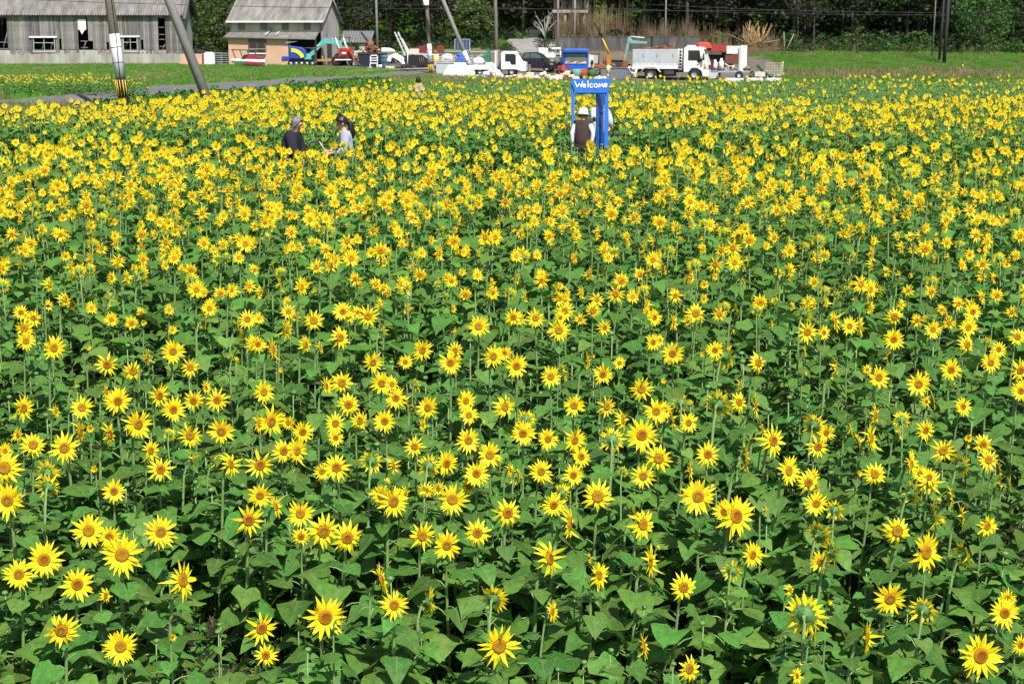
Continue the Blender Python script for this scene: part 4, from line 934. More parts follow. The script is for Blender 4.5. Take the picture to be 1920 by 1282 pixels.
one('red_scrap', 'red machine scrap beside the excavator arm foot', 'scrap', MB().box((0, 0, .3), (.9, .4, .35), (0, .1, .2)).ball((.3, 0, .45), .2, 7, 5, jit=.2), REDC, pos(1172, 25.0, .35))
lp = thing('plank_stack', 'stack of pale brown planks behind the crane column', 'planks', pos(1157, 23.4))
for k in range(5): MB().box((0, .05 * k, .75 + k * .09), (1.1, .5, .06), (0, random.uniform(-.06, .06), random.uniform(-.1, .1))).obj('plank', mat('brown_plank', (.24, .17, .12), rnd=.25), lp)
MB().box((0, .1, .35), (.9, .5, .7)).obj('crate', WOOD_DARK, lp)
# right of the dump truck
kb = thing('kiosk', 'red roofed kiosk with white panels behind the dump truck cab', 'kiosk', pos(1318, 23.4))
MB().prism([(-.8, 1.55), (-.8, 2.05), (2.35, 2.0), (2.4, 1.6)], -.2, .8).obj('roof', mat('roof_red', (.36, .03, .03), var=.2), kb)
MB().prism([(-.55, 1.75), (-.5, 2.15), (-.1, 2.28), (.45, 2.2), (.65, 1.75)], -.45, -.1).obj('awning', mat('awning_red', (.55, .08, .05), var=.15), kb, bevel=.05)
MB().box((.3, .1, 1.4), (.75, .06, .25)).obj('panel', CREAM, kb); MB().box((1.1, .1, 1.38), (.75, .06, .22)).obj('panel', CREAM, kb)
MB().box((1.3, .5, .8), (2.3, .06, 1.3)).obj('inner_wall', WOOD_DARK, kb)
MB().box((2.3, .12, .95), (1.1, .1, .85)).obj('brown_board', mat('brown_board', (.15, .055, .04)), kb)
MB().box((2.3, .08, 1.42), (1.25, .12, .08)).obj('red_rail', mat('roof_red', (.36, .03, .03)), kb)
pp = thing('white_partition', 'tall white panels standing at the right end of the kiosk', 'panel', pos(1383, 23.6))
MB().box((.45, 0, 1.05), (.5, .08, 2.1)).obj('panel', WHITE, pp); MB().box((-.35, .15, 1.75), (1.1, .08, .6)).obj('panel', WHITE, pp); MB().box((.12, -.03, 1.0), (.12, .1, 2.0)).obj('panel', SILVER, pp)
for u_, h_, lab in ((1340, .75, 'white plastic can left on the trailer'), (1352, .85, 'tall white plastic can beside the kiosk opening')):
    one('plastic_can', lab, 'can', MB().lathe([(0, 0), (.2, .02), (.2, h_ * .7), (.1, h_ * .85), (.1, h_), (0, h_)], 10), PLASW, pos(u_, 24.6, .55))
one('red_chair', 'dark red folded chair beside the truck mirror', 'chair', MB().box((0, 0, .5), (.5, .1, .7), (.2, .2, 0)).box((.15, -.15, .25), (.5, .4, .08), (0, .2, 0)), mat('maroon', (.14, .03, .025)), pos(1331, 24.8, .5))
tl = thing('trailer', 'grey flat trailer loaded with scrap right of the dump truck', 'trailer', pos(1370, 25.2))
MB().box((-.2, .5, .55), (3.3, 1.2, .1)).obj('deck', STEEL, tl)
MB().prism([(-1.9, 0.05), (-1.95, .55), (-.9, .55), (-1.15, .05)], -.1, .8).obj('tank', SILVER, tl)
MB().prism([(-.8, .05), (-.75, .5), (1.4, .5), (1.3, .05)], -.1, .8).obj('side_board', mat('grey_side', (.16, .155, .15)), tl)
wheel(tl, .6, -.05, .3, .3, .2)
one('white_slab', 'row of long white slabs lying in front of the trailer', 'slab', MB().box((-.9, 0, .18), (1.3, .4, .28), (0, 0, .05)).box((.55, 0, .2), (1.2, .4, .28), (0, 0, -.04)).box((1.9, .05, .2), (1.2, .4, .26)), PLASW, pos(1400, 26.2, -.05), bevel=.03)
one('pink_block', 'pale pink block lying on the white slabs', 'block', MB().box((0, 0, .2), (.75, .4, .34)), mat('pale_pink', (.58, .47, .44)), pos(1424, 25.9, .3))
one('green_pipe', 'dark green pipe slanting beside the wire cage', 'pipe', MB().tube([(-.5, 0, .95), (.35, 0, .15)], .11, 8), mat('dark_green_pipe', (.035, .075, .055)), pos(1432, 25.7, .15))
cg = thing('wire_cage', 'cream wire cage trolley at the right end of the junk', 'cage', pos(1452, 25.2))
CR2 = mat('cream_wire', (.55, .47, .33))
for (a, b) in (((-.6, 0), (.6, 0)), ((.6, 0), (.6, .8))):
    gr_ = MB()
    for k in range(7):
        f = k / 6; x, y = a[0] + (b[0] - a[0]) * f, a[1] + (b[1] - a[1]) * f
        gr_.box((x, y, .7), (.03, .03, 1.0))
    for k in range(6):
        gr_.box(((a[0] + b[0]) / 2, (a[1] + b[1]) / 2, .22 + k * .19), (abs(b[0] - a[0]) + .03, abs(b[1] - a[1]) + .03, .025))
    gr_.obj('grid_side', CR2, cg)
MB().tube([(.6, -.02, .15), (.6, -.02, 1.3)], .035, 5).obj('corner_post', CR2, cg)
for k in range(5): MB().box((-.5 + k * .26, .3, .2), (.1, .1, .12)).obj('foot', CR2, cg)

# ------------------------------------------------------------------ blue doorway standing in the flowers
DOORB = mat('door_blue', (.030, .165, .70), var=.18, scale=3, stretch=(4, 4, .8), bump=.15, rough=.5)
DY = 35.0
dp = pos(1108, 85.0); dp.z = 0
dw = thing('doorway', 'bright blue free standing wooden doorway with a painted Welcome board', 'doorway', dp, R(0))
MB().box((-.41, 0, 1.05), (.07, .08, 2.1)).obj('post', DOORB, dw, bevel=.006)
MB().box((.325, 0, 1.05), (.09, .08, 2.1)).obj('post', DOORB, dw, bevel=.006)
MB().box((-.037, .0, 1.88), (.62, .07, .09)).obj('lintel', DOORB, dw)
MB().prism([(-.36, 1.865), (.325, 1.865), (.445, 2.165), (-.475, 2.165)], -.075, -.047).obj('sign_board', DOORB, dw)
dl = MB().box((.0, 0, 0), (.46, .03, 1.72)).obj('door_leaf', mat('door_leaf_blue', (.02, .10, .42), var=.2, scale=2, rough=.4), dw, (.20, .30, 1.0))
dl.rotation_euler = (0, 0, R(68))
MB().tube([(.0, -.03, .1), (.0, -.03, .28)], .012, 6).obj('pull_handle', STEEL, dl)
MB().ball((.08, -.03, .42), .025, 8, 6).obj('knob', DARKST, dl)
LETTER = mat('white_lettering', (.82, .82, .82), var=.03, rough=.6)
YL = [0.0]
def stroke(mb, pts, w):
    for (ax_, az_), (bx2, bz_) in zip(pts, pts[1:]):
        seg_stroke(mb, [(ax_, az_), (bx2, bz_)], w)
    for x, z in pts:
        YL[0] += .0002
        mb.add([(x + w / 2 * math.cos(k * math.tau / 8), y - YL[0], z + w / 2 * math.sin(k * math.tau / 8)) for y in (-.0845, -.076) for k in range(8)], [tuple(range(8)), tuple(range(15, 7, -1))])
def seg_stroke(mb, pts, w):
    YL[0] += .0002
    P = [Vector((x, 0, z)) for x, z in pts]; vs = []; fs = []
    for i, p in enumerate(P):
        t = (P[min(i + 1, len(P) - 1)] - P[max(i - 1, 0)]).normalized(); nrm = Vector((-t.z, 0, t.x)) * w / 2
        for y in (-.083 - YL[0], -.076): vs += [(p.x + nrm.x, y, p.z + nrm.z), (p.x - nrm.x, y, p.z - nrm.z)]
    for i in range(len(P) - 1):
        a = i * 4; fs += [(a, a + 1, a + 5, a + 4), (a, a + 4, a + 6, a + 2), (a + 1, a + 3, a + 7, a + 5)]
    fs += [(0, 2, 3, 1), tuple(len(vs) - 4 + k for k in (0, 1, 3, 2))]
    mb.add(vs, fs)
def arc(cx, cz, rx, rz, a0, a1, n=12): return [(cx + rx * math.cos(R(a0 + (a1 - a0) * k / n)), cz + rz * math.sin(R(a0 + (a1 - a0) * k / n))) for k in range(n + 1)]
lw = .0235; b0 = 1.985
LT = [('W', [[(-.375, b0 + .125), (-.325, b0 + .005), (-.275, b0 + .075), (-.235, b0 + .005), (-.205, b0 + .125)]]),
      ('e', [[(-.195, b0 + .03), (-.135, b0 + .04)] + arc(-.165, b0 + .032, .032, .036, 15, 320)]),
      ('l', [[(-.088, b0 + .135), (-.084, b0 + .0)]]),
      ('c', [arc(-.012, b0 + .034, .034, .038, 50, 320)]),
      ('o', [arc(.082, b0 + .036, .034, .038, 90, 450, 16)]),
      ('m', [[(.148, b0), (.158, b0 + .075), (.188, b0 + .02), (.222, b0 + .08), (.248, b0 + .0)]]),
      ('e', [[(.268, b0 + .04), (.325, b0 + .055)] + arc(.297, b0 + .042, .033, .038, 20, 330)])]
for nm, ss in LT:
    mb = MB(); YL[0] = 0.0
    for s_ in ss: stroke(mb, s_, lw)
    mb.obj('letter', LETTER, dw)

# ------------------------------------------------------------------ people
SKIN = mat('skin', (.52, .30, .21), var=.08, rough=.5)
EYE = mat('eye_dark', (.02, .015, .012)); LIP = mat('lips', (.36, .13, .10))
def skin_mesh(name, nodes, edges, m, levels=2):
    """one continuous surface grown round joints: nodes = [(xyz, radius)]"""
    me = D.meshes.new(name); me.from_pydata([n[0] for n in nodes], edges, [])
    o = D.objects.new(name, me); C.objects.link(o)
    md = o.modifiers.new('skin', 'SKIN'); md.use_smooth_shade = True
    for i, n in enumerate(nodes):
        r = n[1]; me.skin_vertices[0].data[i].radius = r if hasattr(r, '__len__') else (r, r)
    me.skin_vertices[0].data[0].use_root = True
    sb = o.modifiers.new('sub', 'SUBSURF'); sb.levels = levels; sb.render_levels = levels
    dg = bpy.context.evaluated_depsgraph_get()
    out = D.meshes.new_from_object(o.evaluated_get(dg))
    D.objects.remove(o); D.meshes.remove(me)
    out.name = name; out.materials.clear(); out.materials.append(m)
    for p in out.polygons: p.use_smooth = True
    return out
def absorb(mb, me, mi=0):
    mb.add([tuple(v.co) for v in me.vertices], [tuple(p.vertices) for p in me.polygons], mi, True); D.meshes.remove(me)
def person(label, loc, rotz, lean=0.0, arms=None, top=None, legs=None, hair=None, hat=None, nod=0.0, turn=0.0, vest=None, h=1.6, group=None, bulk=0.0):
    """faces local -Y; lean bends the back forward from the hips, arms = [(elbow, wrist)] for right and left in chest space"""
    t = thing('person', label, 'person', loc, rotz, group)
    k = h / 1.65
    hip = Vector((0, 0, .92)) * k
    Rl = Matrix.Rotation(lean, 3, 'X')
    def B(x, y, z): return hip + Rl @ (Vector((x, y, z - .92)) * k)
    sh = {-1: B(-.165, 0, 1.35), 1: B(.165, 0, 1.35)}
    neck = B(0, 0, 1.42); Rh = Matrix.Rotation(turn, 3, 'Z') @ Matrix.Rotation(lean * .4 + nod, 3, 'X')
    def Hd(x, y, z): return neck + Rh @ (Vector((x, y, z)) * k)
    ar = {s_: (B(*arms[i][0]), B(*arms[i][1])) for i, s_ in enumerate((-1, 1))}
    nd = [(hip, .13 * k), (B(0, 0, 1.08), (.135 * k, .10 * k)), (B(0, 0, 1.25), (.15 * k, .11 * k)), (B(0, .01, 1.37), (.08 * k, .07 * k)), (Hd(0, .0, .03), .052 * k), (Hd(0, -.01, .09), .06 * k), (Hd(0, -.005, .145), (.082 * k, .092 * k)), (Hd(0, 0, .215), (.075 * k, .088 * k))]
    ed = [(i, i + 1) for i in range(7)]
    for s_ in (-1, 1):
        a = len(nd); el, wr = ar[s_]
        nd += [(sh[s_], .055 * k), (el, .041 * k), (wr, .027 * k)]; ed += [(2, a), (a, a + 1), (a + 1, a + 2)]
        a = len(nd)
        nd += [(Vector((s_ * .09, 0, .82)) * k, .088 * k), (Vector((s_ * .1, -.01, .48)) * k, .058 * k), (Vector((s_ * .1, .02, .09)) * k, .038 * k), (Vector((s_ * .11, -.14, .03)) * k, .034 * k)]
        ed += [(0, a), (a, a + 1), (a + 1, a + 2), (a + 2, a + 3)]
    mb = MB(); absorb(mb, skin_mesh('body', nd, ed, SKIN))
    mb.ball(Hd(0, -.098, .115), (.014 * k, .02 * k, .022 * k), 6, 5)                 # nose
    for s_ in (-1, 1):
        mb.ball(Hd(s_ * .034, -.085, .14), .011 * k, 6, 5, mi=1); mb.ball(Hd(s_ * .083, .005, .125), (.012 * k, .02 * k, .03 * k), 6, 5)
        el, wr = ar[s_]; d = (wr - el).normalized(); sd = d.cross(Vector((0, 0, 1))).normalized() if abs(d.z) < .95 else Vector((1, 0, 0)); up = sd.cross(d)
        mb.tube([wr - d * .01, wr + d * .045 * k, wr + d * .085 * k], [.024 * k, .036 * k, .034 * k], 8)     # palm
        for f in range(4):
            b = wr + d * .08 * k + sd * (f - 1.5) * .019 * k; ln = (.06, .075, .07, .052)[f] * k
            mb.tube([b, b + d * ln * .5 - up * .008, b + d * ln * .8 - up * .03], [.0095 * k, .009 * k, .007 * k], 6)
        b = wr + d * .03 * k + sd * -.03 * k
        mb.tube([b, b + d * .03 * k - sd * .025 * k, b + d * .065 * k - sd * .02 * k], [.011 * k, .01 * k, .008 * k], 6)
    mb.tube([Hd(-.022, -.088, .075), Hd(.022, -.088, .075)], .006 * k, 5, mi=2)
    mb.obj('body', [SKIN, EYE, LIP], t)
    def torso(nm, m, grow, sl, upto):
        n2 = [(hip + Vector((0, 0, -.16)), (.17 * k + grow, .13 * k + grow)), (B(0, 0, 1.08), (.155 * k + grow, .115 * k + grow)), (B(0, 0, 1.25), (.165 * k + grow, .12 * k + grow)), (B(0, .01, 1.40), (.085 * k + grow, .075 * k + grow))]
        e2 = [(0, 1), (1, 2), (2, 3)]
        if sl:
            for s_ in (-1, 1):
                a = len(n2); el, wr = ar[s_]; n2 += [(sh[s_], .068 * k + grow * .8), (el, .052 * k + grow * .8), (el.lerp(wr, upto), .042 * k + grow * .6)]; e2 += [(2, a), (a, a + 1), (a + 1, a + 2)]
        if sl is None:
            n2[2] = (n2[2][0], (.215 * k, .15 * k)); n2[3] = (B(0, .01, 1.42), (.12 * k, .09 * k))
            for s_ in (-1, 1):
                a = len(n2); n2 += [(sh[s_], .082 * k + grow * .6), (sh[s_].lerp(ar[s_][0], .22), .07 * k + grow * .5)]; e2 += [(2, a), (a, a + 1)]
        me = skin_mesh(nm, n2, e2, m); o = D.objects.new(nm, me); C.objects.link(o); o.parent = t; return o
    if top: torso('top', top, bulk, True, .85)
    if vest: torso('vest', vest, .030, None, 0)
    n3 = [(hip + Rl @ Vector((0, 0, .07)), (.15 * k, .12 * k)), (hip, (.155 * k, .13 * k))]; e3 = [(0, 1)]
    for s_ in (-1, 1):
        a = len(n3); n3 += [(Vector((s_ * .09, 0, .80)) * k, .105 * k), (Vector((s_ * .1, -.01, .48)) * k, .075 * k), (Vector((s_ * .1, .02, .1)) * k, .062 * k)]; e3 += [(1, a), (a, a + 1), (a + 1, a + 2)]
    o = D.objects.new('trousers', skin_mesh('trousers', n3, e3, legs)); C.objects.link(o); o.parent = t
    if hair:
        hm, style = hair; hs_ = .86 if hat else 1.0; hb = MB(); vs = []; fs = []
        for j in range(9):
            th = math.pi * (.86 if style == 'short' else .70) * j / 8
            for i in range(14):
                ph = math.tau * i / 14; front = max(0, -math.sin(ph)); a = th * (1 - (.74 if style == 'short' else .5) * front)
                q = (1.01 if style == 'short' else 1) + random.uniform(-.09, .13)
                vs.append(Hd(.1 * hs_ * (math.sin(a) if a < 1.57 else max(.9, math.sin(a))) * math.cos(ph) * q, .112 * hs_ * (math.sin(a) if a < 1.57 else max(.9, math.sin(a))) * math.sin(ph) * q + .008, .165 + .108 * hs_ * math.cos(a) * q))
        for j in range(8):
            for i in range(14): a, b = j * 14 + i, j * 14 + (i + 1) % 14; fs.append((a, a + 14, b + 14, b))
        hb.add(vs, fs, 0, True)
        if style == 'tail':
            hb.tube([Hd(0, .08, .17), Hd(0, .125, .11), Hd(.0, .14, .02), Hd(.0, .13, -.10), Hd(0, .11, -.18)], [.04, .055, .06, .052, .015], 8)
        hb.obj('hair', hm, t)
    if hat:
        hb = MB(); Mh = Rh
        hb.lathe([(.16 * k, .105 * k), (.165 * k, .10 * k), (.112 * k, .155 * k), (.108 * k, .22 * k), (.09 * k, .265 * k), (0, .275 * k)], 18, neck, M=Mh)
        hb.lathe([(.112 * k, .15 * k), (.16 * k, .10 * k)], 18, neck, M=Mh)
        hb.obj('hat', hat, t)
    return t, ar
GREY_H = mat('grey_hair', (.17, .165, .165), var=.8, scale=26, rough=.7); DARK_H = mat('dark_hair', (.014, .010, .008), var=.3, scale=30, rough=.45)
NAVY = mat('dark_navy_cloth', (.016, .014, .026), var=.3, rough=.9); LAV = mat('pale_lavender_cloth', (.33, .355, .43), var=.08, rough=.9)
BROWN = mat('dark_brown_cloth', (.045, .028, .024), var=.25, rough=.9); WCL = mat('white_cloth', (.70, .69, .70), var=.05, rough=.9); BLK = mat('black_trousers', (.015, .015, .018), rough=.9)
GCL = mat('grey_cloth', (.26, .24, .23), var=.15, rough=.9)
def flat(u, s): p = pos(u, s); p.z = g(p.x, p.y); return p
# rotz: 0 faces the camera, +90 faces image right
person('person with grey hair in a dark jacket leaning over the flowers, facing right', flat(543, 105), R(78), lean=.28, arms=[((-.22, -.12, 1.12), (-.2, -.3, 1.0)), ((.22, -.12, 1.12), (.2, -.3, 1.0))], top=NAVY, legs=NAVY, hair=(GREY_H, 'short'), nod=.25, turn=-.3, h=1.66, bulk=.05)
pt, par = person('person with a dark ponytail in a pale lavender shirt facing left', flat(653, 105), R(-78), lean=.10, arms=[((-.21, -.05, 1.08), (-.14, -.30, 1.08)), ((.21, -.05, 1.08), (.16, -.30, 1.06))], top=LAV, legs=mat('pale_skirt', (.42, .44, .50)), hair=(DARK_H, 'tail'), nod=.22, h=1.66, bulk=.025)
bpy.context.view_layer.update()
hand = pt.matrix_world @ (par[-1][1] + Vector((0, -.06, 0)))
ht = thing('hand_tool', 'small hand tool with pale handle and dark blade held by the ponytailed person', 'tool', hand)
MB().tube([(.05, 0, -.06), (-.1, 0, .17)], .012, 6).obj('handle', mat('pale_wood', (.55, .45, .30)), ht)
MB().prism([(-.09, .17), (-.14, .20), (-.24, .17), (-.3, .11), (-.22, .14), (-.12, .15)], -.006, .006).obj('blade', DARKST, ht)
person('person in a white bucket hat and dark brown vest seen from behind at the doorway', flat(1091, 88), R(172), lean=.30, arms=[((-.24, .0, 1.12), (-.2, -.08, .88)), ((.24, .0, 1.12), (.22, -.1, .88))], top=WCL, vest=BROWN, legs=BROWN, hair=(GREY_H, 'short'), hat=WCL, nod=.15, h=1.56)
person('person in a white long sleeved shirt bending behind the blue doorway post', flat(1121, 81.5), R(155), lean=.30, arms=[((-.22, -.1, 1.12), (-.16, -.28, 1.0)), ((.22, -.06, 1.12), (.2, -.2, .92))], top=mat('white_shirt', (.60, .63, .70), var=.05), legs=BLK, hair=(DARK_H, 'short'), nod=.2, h=1.74, bulk=.025)
person('person with short dark hair in a grey top standing far off among the flowers', flat(784, 50), R(170), lean=.1, arms=[((-.22, -.04, 1.1), (-.2, -.2, 1.0)), ((.22, -.04, 1.1), (.2, -.2, 1.0))], top=GCL, legs=NAVY, hair=(DARK_H, 'short'), nod=.2, h=1.6)

# ------------------------------------------------------------------ trees and undergrowth
BARK = mat('tree_bark', (.075, .062, .05), var=.35, scale=6, bump=.3, rough=.95)
FOL = [mat('dark_foliage', (.013, .025, .007), var=.4, scale=.9, rough=.6, trans=.15, rnd=.35),  # shade under the wood's canopy is put into this dark leaf colour
       mat('mid_foliage', (.034, .066, .013), var=.4, scale=.9, rough=.6, trans=.15, rnd=.3),
       mat('bright_foliage', (.060, .140, .020), var=.35, scale=.9, rough=.55, trans=.2, rnd=.25),
       mat('olive_foliage', (.034, .038, .012), var=.4, scale=.9, rough=.6, trans=.15, rnd=.3)]
FOL.append(mat('fresh_dark_foliage', (.070, .112, .020), var=.45, scale=.9, rough=.5, trans=.15, rnd=.2))
def crown_mb(rng, c, rad, clumps, per, leaf, mb=None, hollow=.45, mi=0):
    """leaf-sized faces gathered in clumps through the crown's volume"""
    mb = mb or MB()
    for k in range(clumps):
        while True:
            d = Vector((rng.uniform(-1, 1), rng.uniform(-1, 1), rng.uniform(-1, 1)))
            if hollow < d.length < 1: break
        cc = Vector((c[0] + d.x * rad[0], c[1] + d.y * rad[1], c[2] + d.z * rad[2]))
        cr = rng.uniform(.16, .32) * min(rad) * (.6 if hollow > .7 else 1)
        for j in range(per):
            p = cc + Vector((rng.gauss(0, 1), rng.gauss(0, 1), rng.gauss(0, .7))) * cr * .62
            nrm = Vector((rng.gauss(0, .6), rng.gauss(0, .6), rng.uniform(.1, 1))).normalized()
            u = nrm.orthogonal().normalized(); u = Matrix.Rotation(rng.uniform(0, 6.28), 3, nrm) @ u; w = nrm.cross(u)
            s = leaf * rng.uniform(.6, 1.3)
            mb.add([p - u * s * .5, p + w * s * .28, p + u * s * .5 - nrm * s * .12, p - w * s * .28], [(0, 1, 2, 3)], mi, False)
    return mb
def trunk_mb(rng, h, r, spread, limbs=6, mb=None, mi=0):
    mb = mb or MB(); lean = Vector((rng.uniform(-.06, .06), rng.uniform(-.06, .06), 1))
    top = lean * h
    mb.tube([Vector((0, 0, -.4)), lean * h * .4, top], [r * 1.25, r * .8, r * .3], 8, mi)
    for k in range(limbs):
        f = rng.uniform(.35, .9); a = rng.uniform(0, 6.28); b = lean * h * f
        e = b + Vector((math.cos(a) * spread, math.sin(a) * spread, h * rng.uniform(.12, .35)))
        mb.tube([b, b.lerp(e, .5) + Vector((0, 0, .1 * h)), e], [r * .45, r * .28, r * .1], 5, mi)
    return mb
def tree(name, label, u, s, h, rad, cz, fol, leaf=.32, clumps=60, per=18, r=.16, seed=1, cat='tree', group=None, limbs=6, off=0.0, hollow=.45):
    rng = random.Random(seed)
    t = thing(name, label, cat, pos(u, s), 0, group)
    trunk_mb(rng, cz, r, rad[0] * .6, limbs).obj('trunk', BARK, t)
    crown_mb(rng, (0, off, cz), rad, clumps, per, leaf, hollow=hollow).obj('crown', fol, t)
    return t
tree('broadleaf_tree', 'dense round dark green tree beside the leaning striped brace pole', 888, 19.3, 3, (2.25, 1.8, 2.0), 2.6, FOL[4], .24, 260, 22, .14, 3, hollow=.8)
tree('broadleaf_tree', 'dark green tree filling the gap between barn and house', 405, 20.0, 3, (1.9, 2.0, 3.0), 3.2, FOL[4], .28, 100, 20, .14, 4)
tree('broadleaf_tree', 'olive green tree right of the house gable', 668, 19.6, 3, (1.8, 1.8, 2.6), 3.4, FOL[3], .28, 90, 20, .13, 5)
tree('broadleaf_tree', 'dark tree behind the plain grey pole', 730, 18.4, 5, (2.6, 2.4, 3.2), 5.2, FOL[0], .3, 100, 20, .16, 6)
tree('broadleaf_tree', 'bright green spreading tree right of the tall dark poles', 1842, 20.6, 4, (2.6, 2.2, 2.5), 3.7, FOL[2], .26, 110, 20, .15, 7)
tree('broadleaf_tree', 'second green tree at the right edge of the wood', 1900, 20.2, 4, (2.2, 2.0, 2.2), 3.0, FOL[1], .26, 90, 18, .14, 8)
tree('broadleaf_tree', 'tall tree behind the thin pale pole on the bank', 1700, 18.6, 5, (3.0, 2.6, 3.2), 5.6, FOL[1], .3, 110, 20, .18, 9)
tree('broadleaf_tree', 'olive tree with an airy crown left of the bank poles', 1605, 18.6, 5, (3.0, 2.4, 3.0), 5.6, FOL[3], .3, 100, 18, .16, 10)
tree('slim_tree', 'slim grey stemmed tree above the right end of the bank grass', 1525, 20.2, 4, (1.5, 1.3, 2.0), 4.3, FOL[3], .22, 45, 12, .1, 11)
tree('slim_tree', 'slim tree with two bare slanting stems near the wire cage', 1495, 20.0, 4, (1.4, 1.3, 2.0), 4.6, FOL[3], .22, 40, 12, .09, 12)
tree('broadleaf_tree', 'dark tree standing directly left of the concrete shelter', 985, 17.4, 5, (2.6, 2.2, 3.2), 4.8, FOL[0], .3, 90, 20, .16, 13)
tree('broadleaf_tree', 'dark tree over the driveway top', 940, 17.2, 5, (2.2, 2.2, 2.6), 4.6, FOL[1], .3, 90, 20, .16, 14)
tree('broadleaf_tree', 'olive tree behind the reeds right of the shelter', 1160, 18.0, 5, (2.8, 2.2, 2.8), 5.2, FOL[3], .3, 100, 20, .16, 15)
tree('broadleaf_tree', 'dark green tree behind the slim grey pole', 1260, 18.0, 5, (2.8, 2.2, 2.8), 5.4, FOL[1], .3, 100, 20, .16, 16)
tree('broadleaf_tree', 'dark olive tree behind the bamboo heap', 1380, 18.0, 5, (3.0, 2.2, 3.0), 5.5, FOL[3], .3, 100, 20, .16, 17)
tree('broadleaf_tree', 'small tree at the top left corner beyond the barn roof', -10, 17.5, 5, (2.6, 2.2, 3.2), 5.2, FOL[2], .3, 90, 18, .16, 18)
# bare pale tree
bt_ = thing('bare_tree', 'small bare tree with whitish branches beside the stone wall', 'tree', pos(1022, 18.6), 0)
rng = random.Random(5); mb = MB()
for k in range(9):
    a = rng.uniform(-1.0, 1.0); L_ = rng.uniform(1.4, 2.4); e = Vector((math.sin(a) * L_ * .7, rng.uniform(-.4, .4), .5 + math.cos(a) * L_))
    mid = Vector((e.x * .3, e.y * .4, e.z * .55)); mb.tube([(0, 0, .2), mid, e], [.06, .045, .015], 5)
    for q in range(3):
        f = e.lerp(mid, rng.uniform(0, .7)); mb.tube([f, f + Vector((rng.uniform(-.4, .4), 0, rng.uniform(.2, .6)))], [.022, .008], 4)
mb.obj('branches', mat('pale_bark', (.40, .38, .36), var=.2), bt_); MB().tube([(0, 0, -.3), (0, 0, .4)], [.12, .07], 7).obj('trunk', mat('pale_bark', (.40, .38, .36)), bt_)
# shrubs that stand alone
for u_, s_, rx, rz, fo, lab, sd in ((1905, 21.0, .95, .8, 2, 'small round green shrub on the bank near the right edge', 21), (1862, 20.9, 1.2, 1.1, 2, 'green shrub under the bright spreading tree', 22), (1660, 19.8, 2.2, .9, 2, 'low bright green shrub on top of the bank', 23), (1560, 19.8, 2.0, .9, 2, 'low green shrub beside the slim grey stemmed tree', 24), (720, 19.4, 1.5, .9, 1, 'green shrub at the foot of the slope behind the skip', 25), (392, 21.6, .6, 1.0, 1, 'ivy covered shrub at the barn gable corner', 26), (1480, 20.6, 1.1, 1.0, 2, 'green shrub behind the wire cage', 27), (1610, 19.9, 1.7, 1.3, 4, 'rounded olive green shrub below the airy olive tree', 28), (1720, 20.0, 1.5, 1.1, 2, 'rounded light green shrub just left of the bank poles', 29), (1800, 20.3, 1.3, 1.2, 4, 'rounded shrub just right of the bank poles', 30)):
    t = thing('shrub', lab, 'shrub', pos(u_, s_)); rng = random.Random(sd)
    crown_mb(rng, (0, 0, rz * .8), (rx, .8, rz), 40, 18, .2, hollow=.2).obj('foliage', FOL[fo], t)
    mb = MB()
    for k in range(4): mb.tube([(0, 0, -.2), (rng.uniform(-.4, .4) * rx, rng.uniform(-.3, .3), rz)], [.04, .015], 5)
    mb.obj('stems', BARK, t)
# the wood behind as one mass
def tree_mesh(seed, fol, tall):
    rng = random.Random(seed); mb = MB()
    trunk_mb(rng, tall * .75, .17, 1.5, 6, mb, 1)
    crown_mb(rng, (0, 0, tall * .62), (2.7, 2.7, tall * .40), 80, 16, .42, mb)
    return mb.mesh('forest_tree', [fol, BARK])
FT_ = [tree_mesh(40 + k, FOL[(0, 1, 1, 3, 0, 4)[k]], 8 + k * .7) for k in range(6)]
rng = random.Random(8); pts = []
for k in range(900):
    x = rng.uniform(-78, 78); y = rng.uniform(160, 215)
    if y < 171 and -7 < x < 12: continue
    if y < 164 and x < -8: continue
    if min([9] + [math.hypot(x - p[0], y - p[1]) for p in pts]) < 2.6: continue
    pts.append((x, y, g(x, y) - .2, rng.uniform(-.06, .06), rng.uniform(-.06, .06), rng.uniform(0, 6.28), rng.uniform(.8, 1.25), rng.randrange(6)))
scatter('forest', FT_, pts)
def leafy_clump(seed, fol, rx, rz, leaf, n):
    rng = random.Random(seed); return crown_mb(rng, (0, 0, rz * .6), (rx, rx, rz), n, 10, leaf, hollow=.1).mesh('undergrowth_clump', [fol])
UG = [leafy_clump(60, FOL[0], .7, .55, .22, 14), leafy_clump(61, FOL[1], .6, .5, .2, 14), leafy_clump(62, FOL[2], .6, .4, .18, 14), leafy_clump(63, FOL[3], .7, .4, .2, 12)]
pts = []
def band(n, u0, u1, s0, s1, which, sc=(.6, 1.3)):
    for k in range(n):
        p = pos(rng.uniform(u0, u1), rng.uniform(s0, s1))
        pts.append((p.x, p.y, p.z, 0, 0, rng.uniform(0, 6.28), rng.uniform(*sc), rng.choice(which)))
band(160, 1470, 1990, 19.0, 21.2, (2, 2, 1, 3)); band(200, 1470, 2000, 17, 19.2, (0, 1, 0, 3), (.9, 2.0))
band(150, 655, 930, 17.4, 20.2, (1, 2, 3, 0)); band(70, 640, 700, 19, 20.6, (0, 1, 3)); band(120, 930, 1050, 16.6, 18.4, (0, 1, 2)); band(130, 1050, 1480, 17, 18.8, (0, 1, 3), (.9, 1.8))
band(60, 370, 440, 19, 21.4, (0, 1, 1)); band(80, -80, 440, 16.8, 18.4, (0, 1), (1, 2)); band(40, 900, 965, 19.8, 20.8, (2, 1), (.4, .8)); band(26, 1000, 1045, 19.4, 20.6, (3, 1), (.4, .8))
scatter('undergrowth', UG, pts)
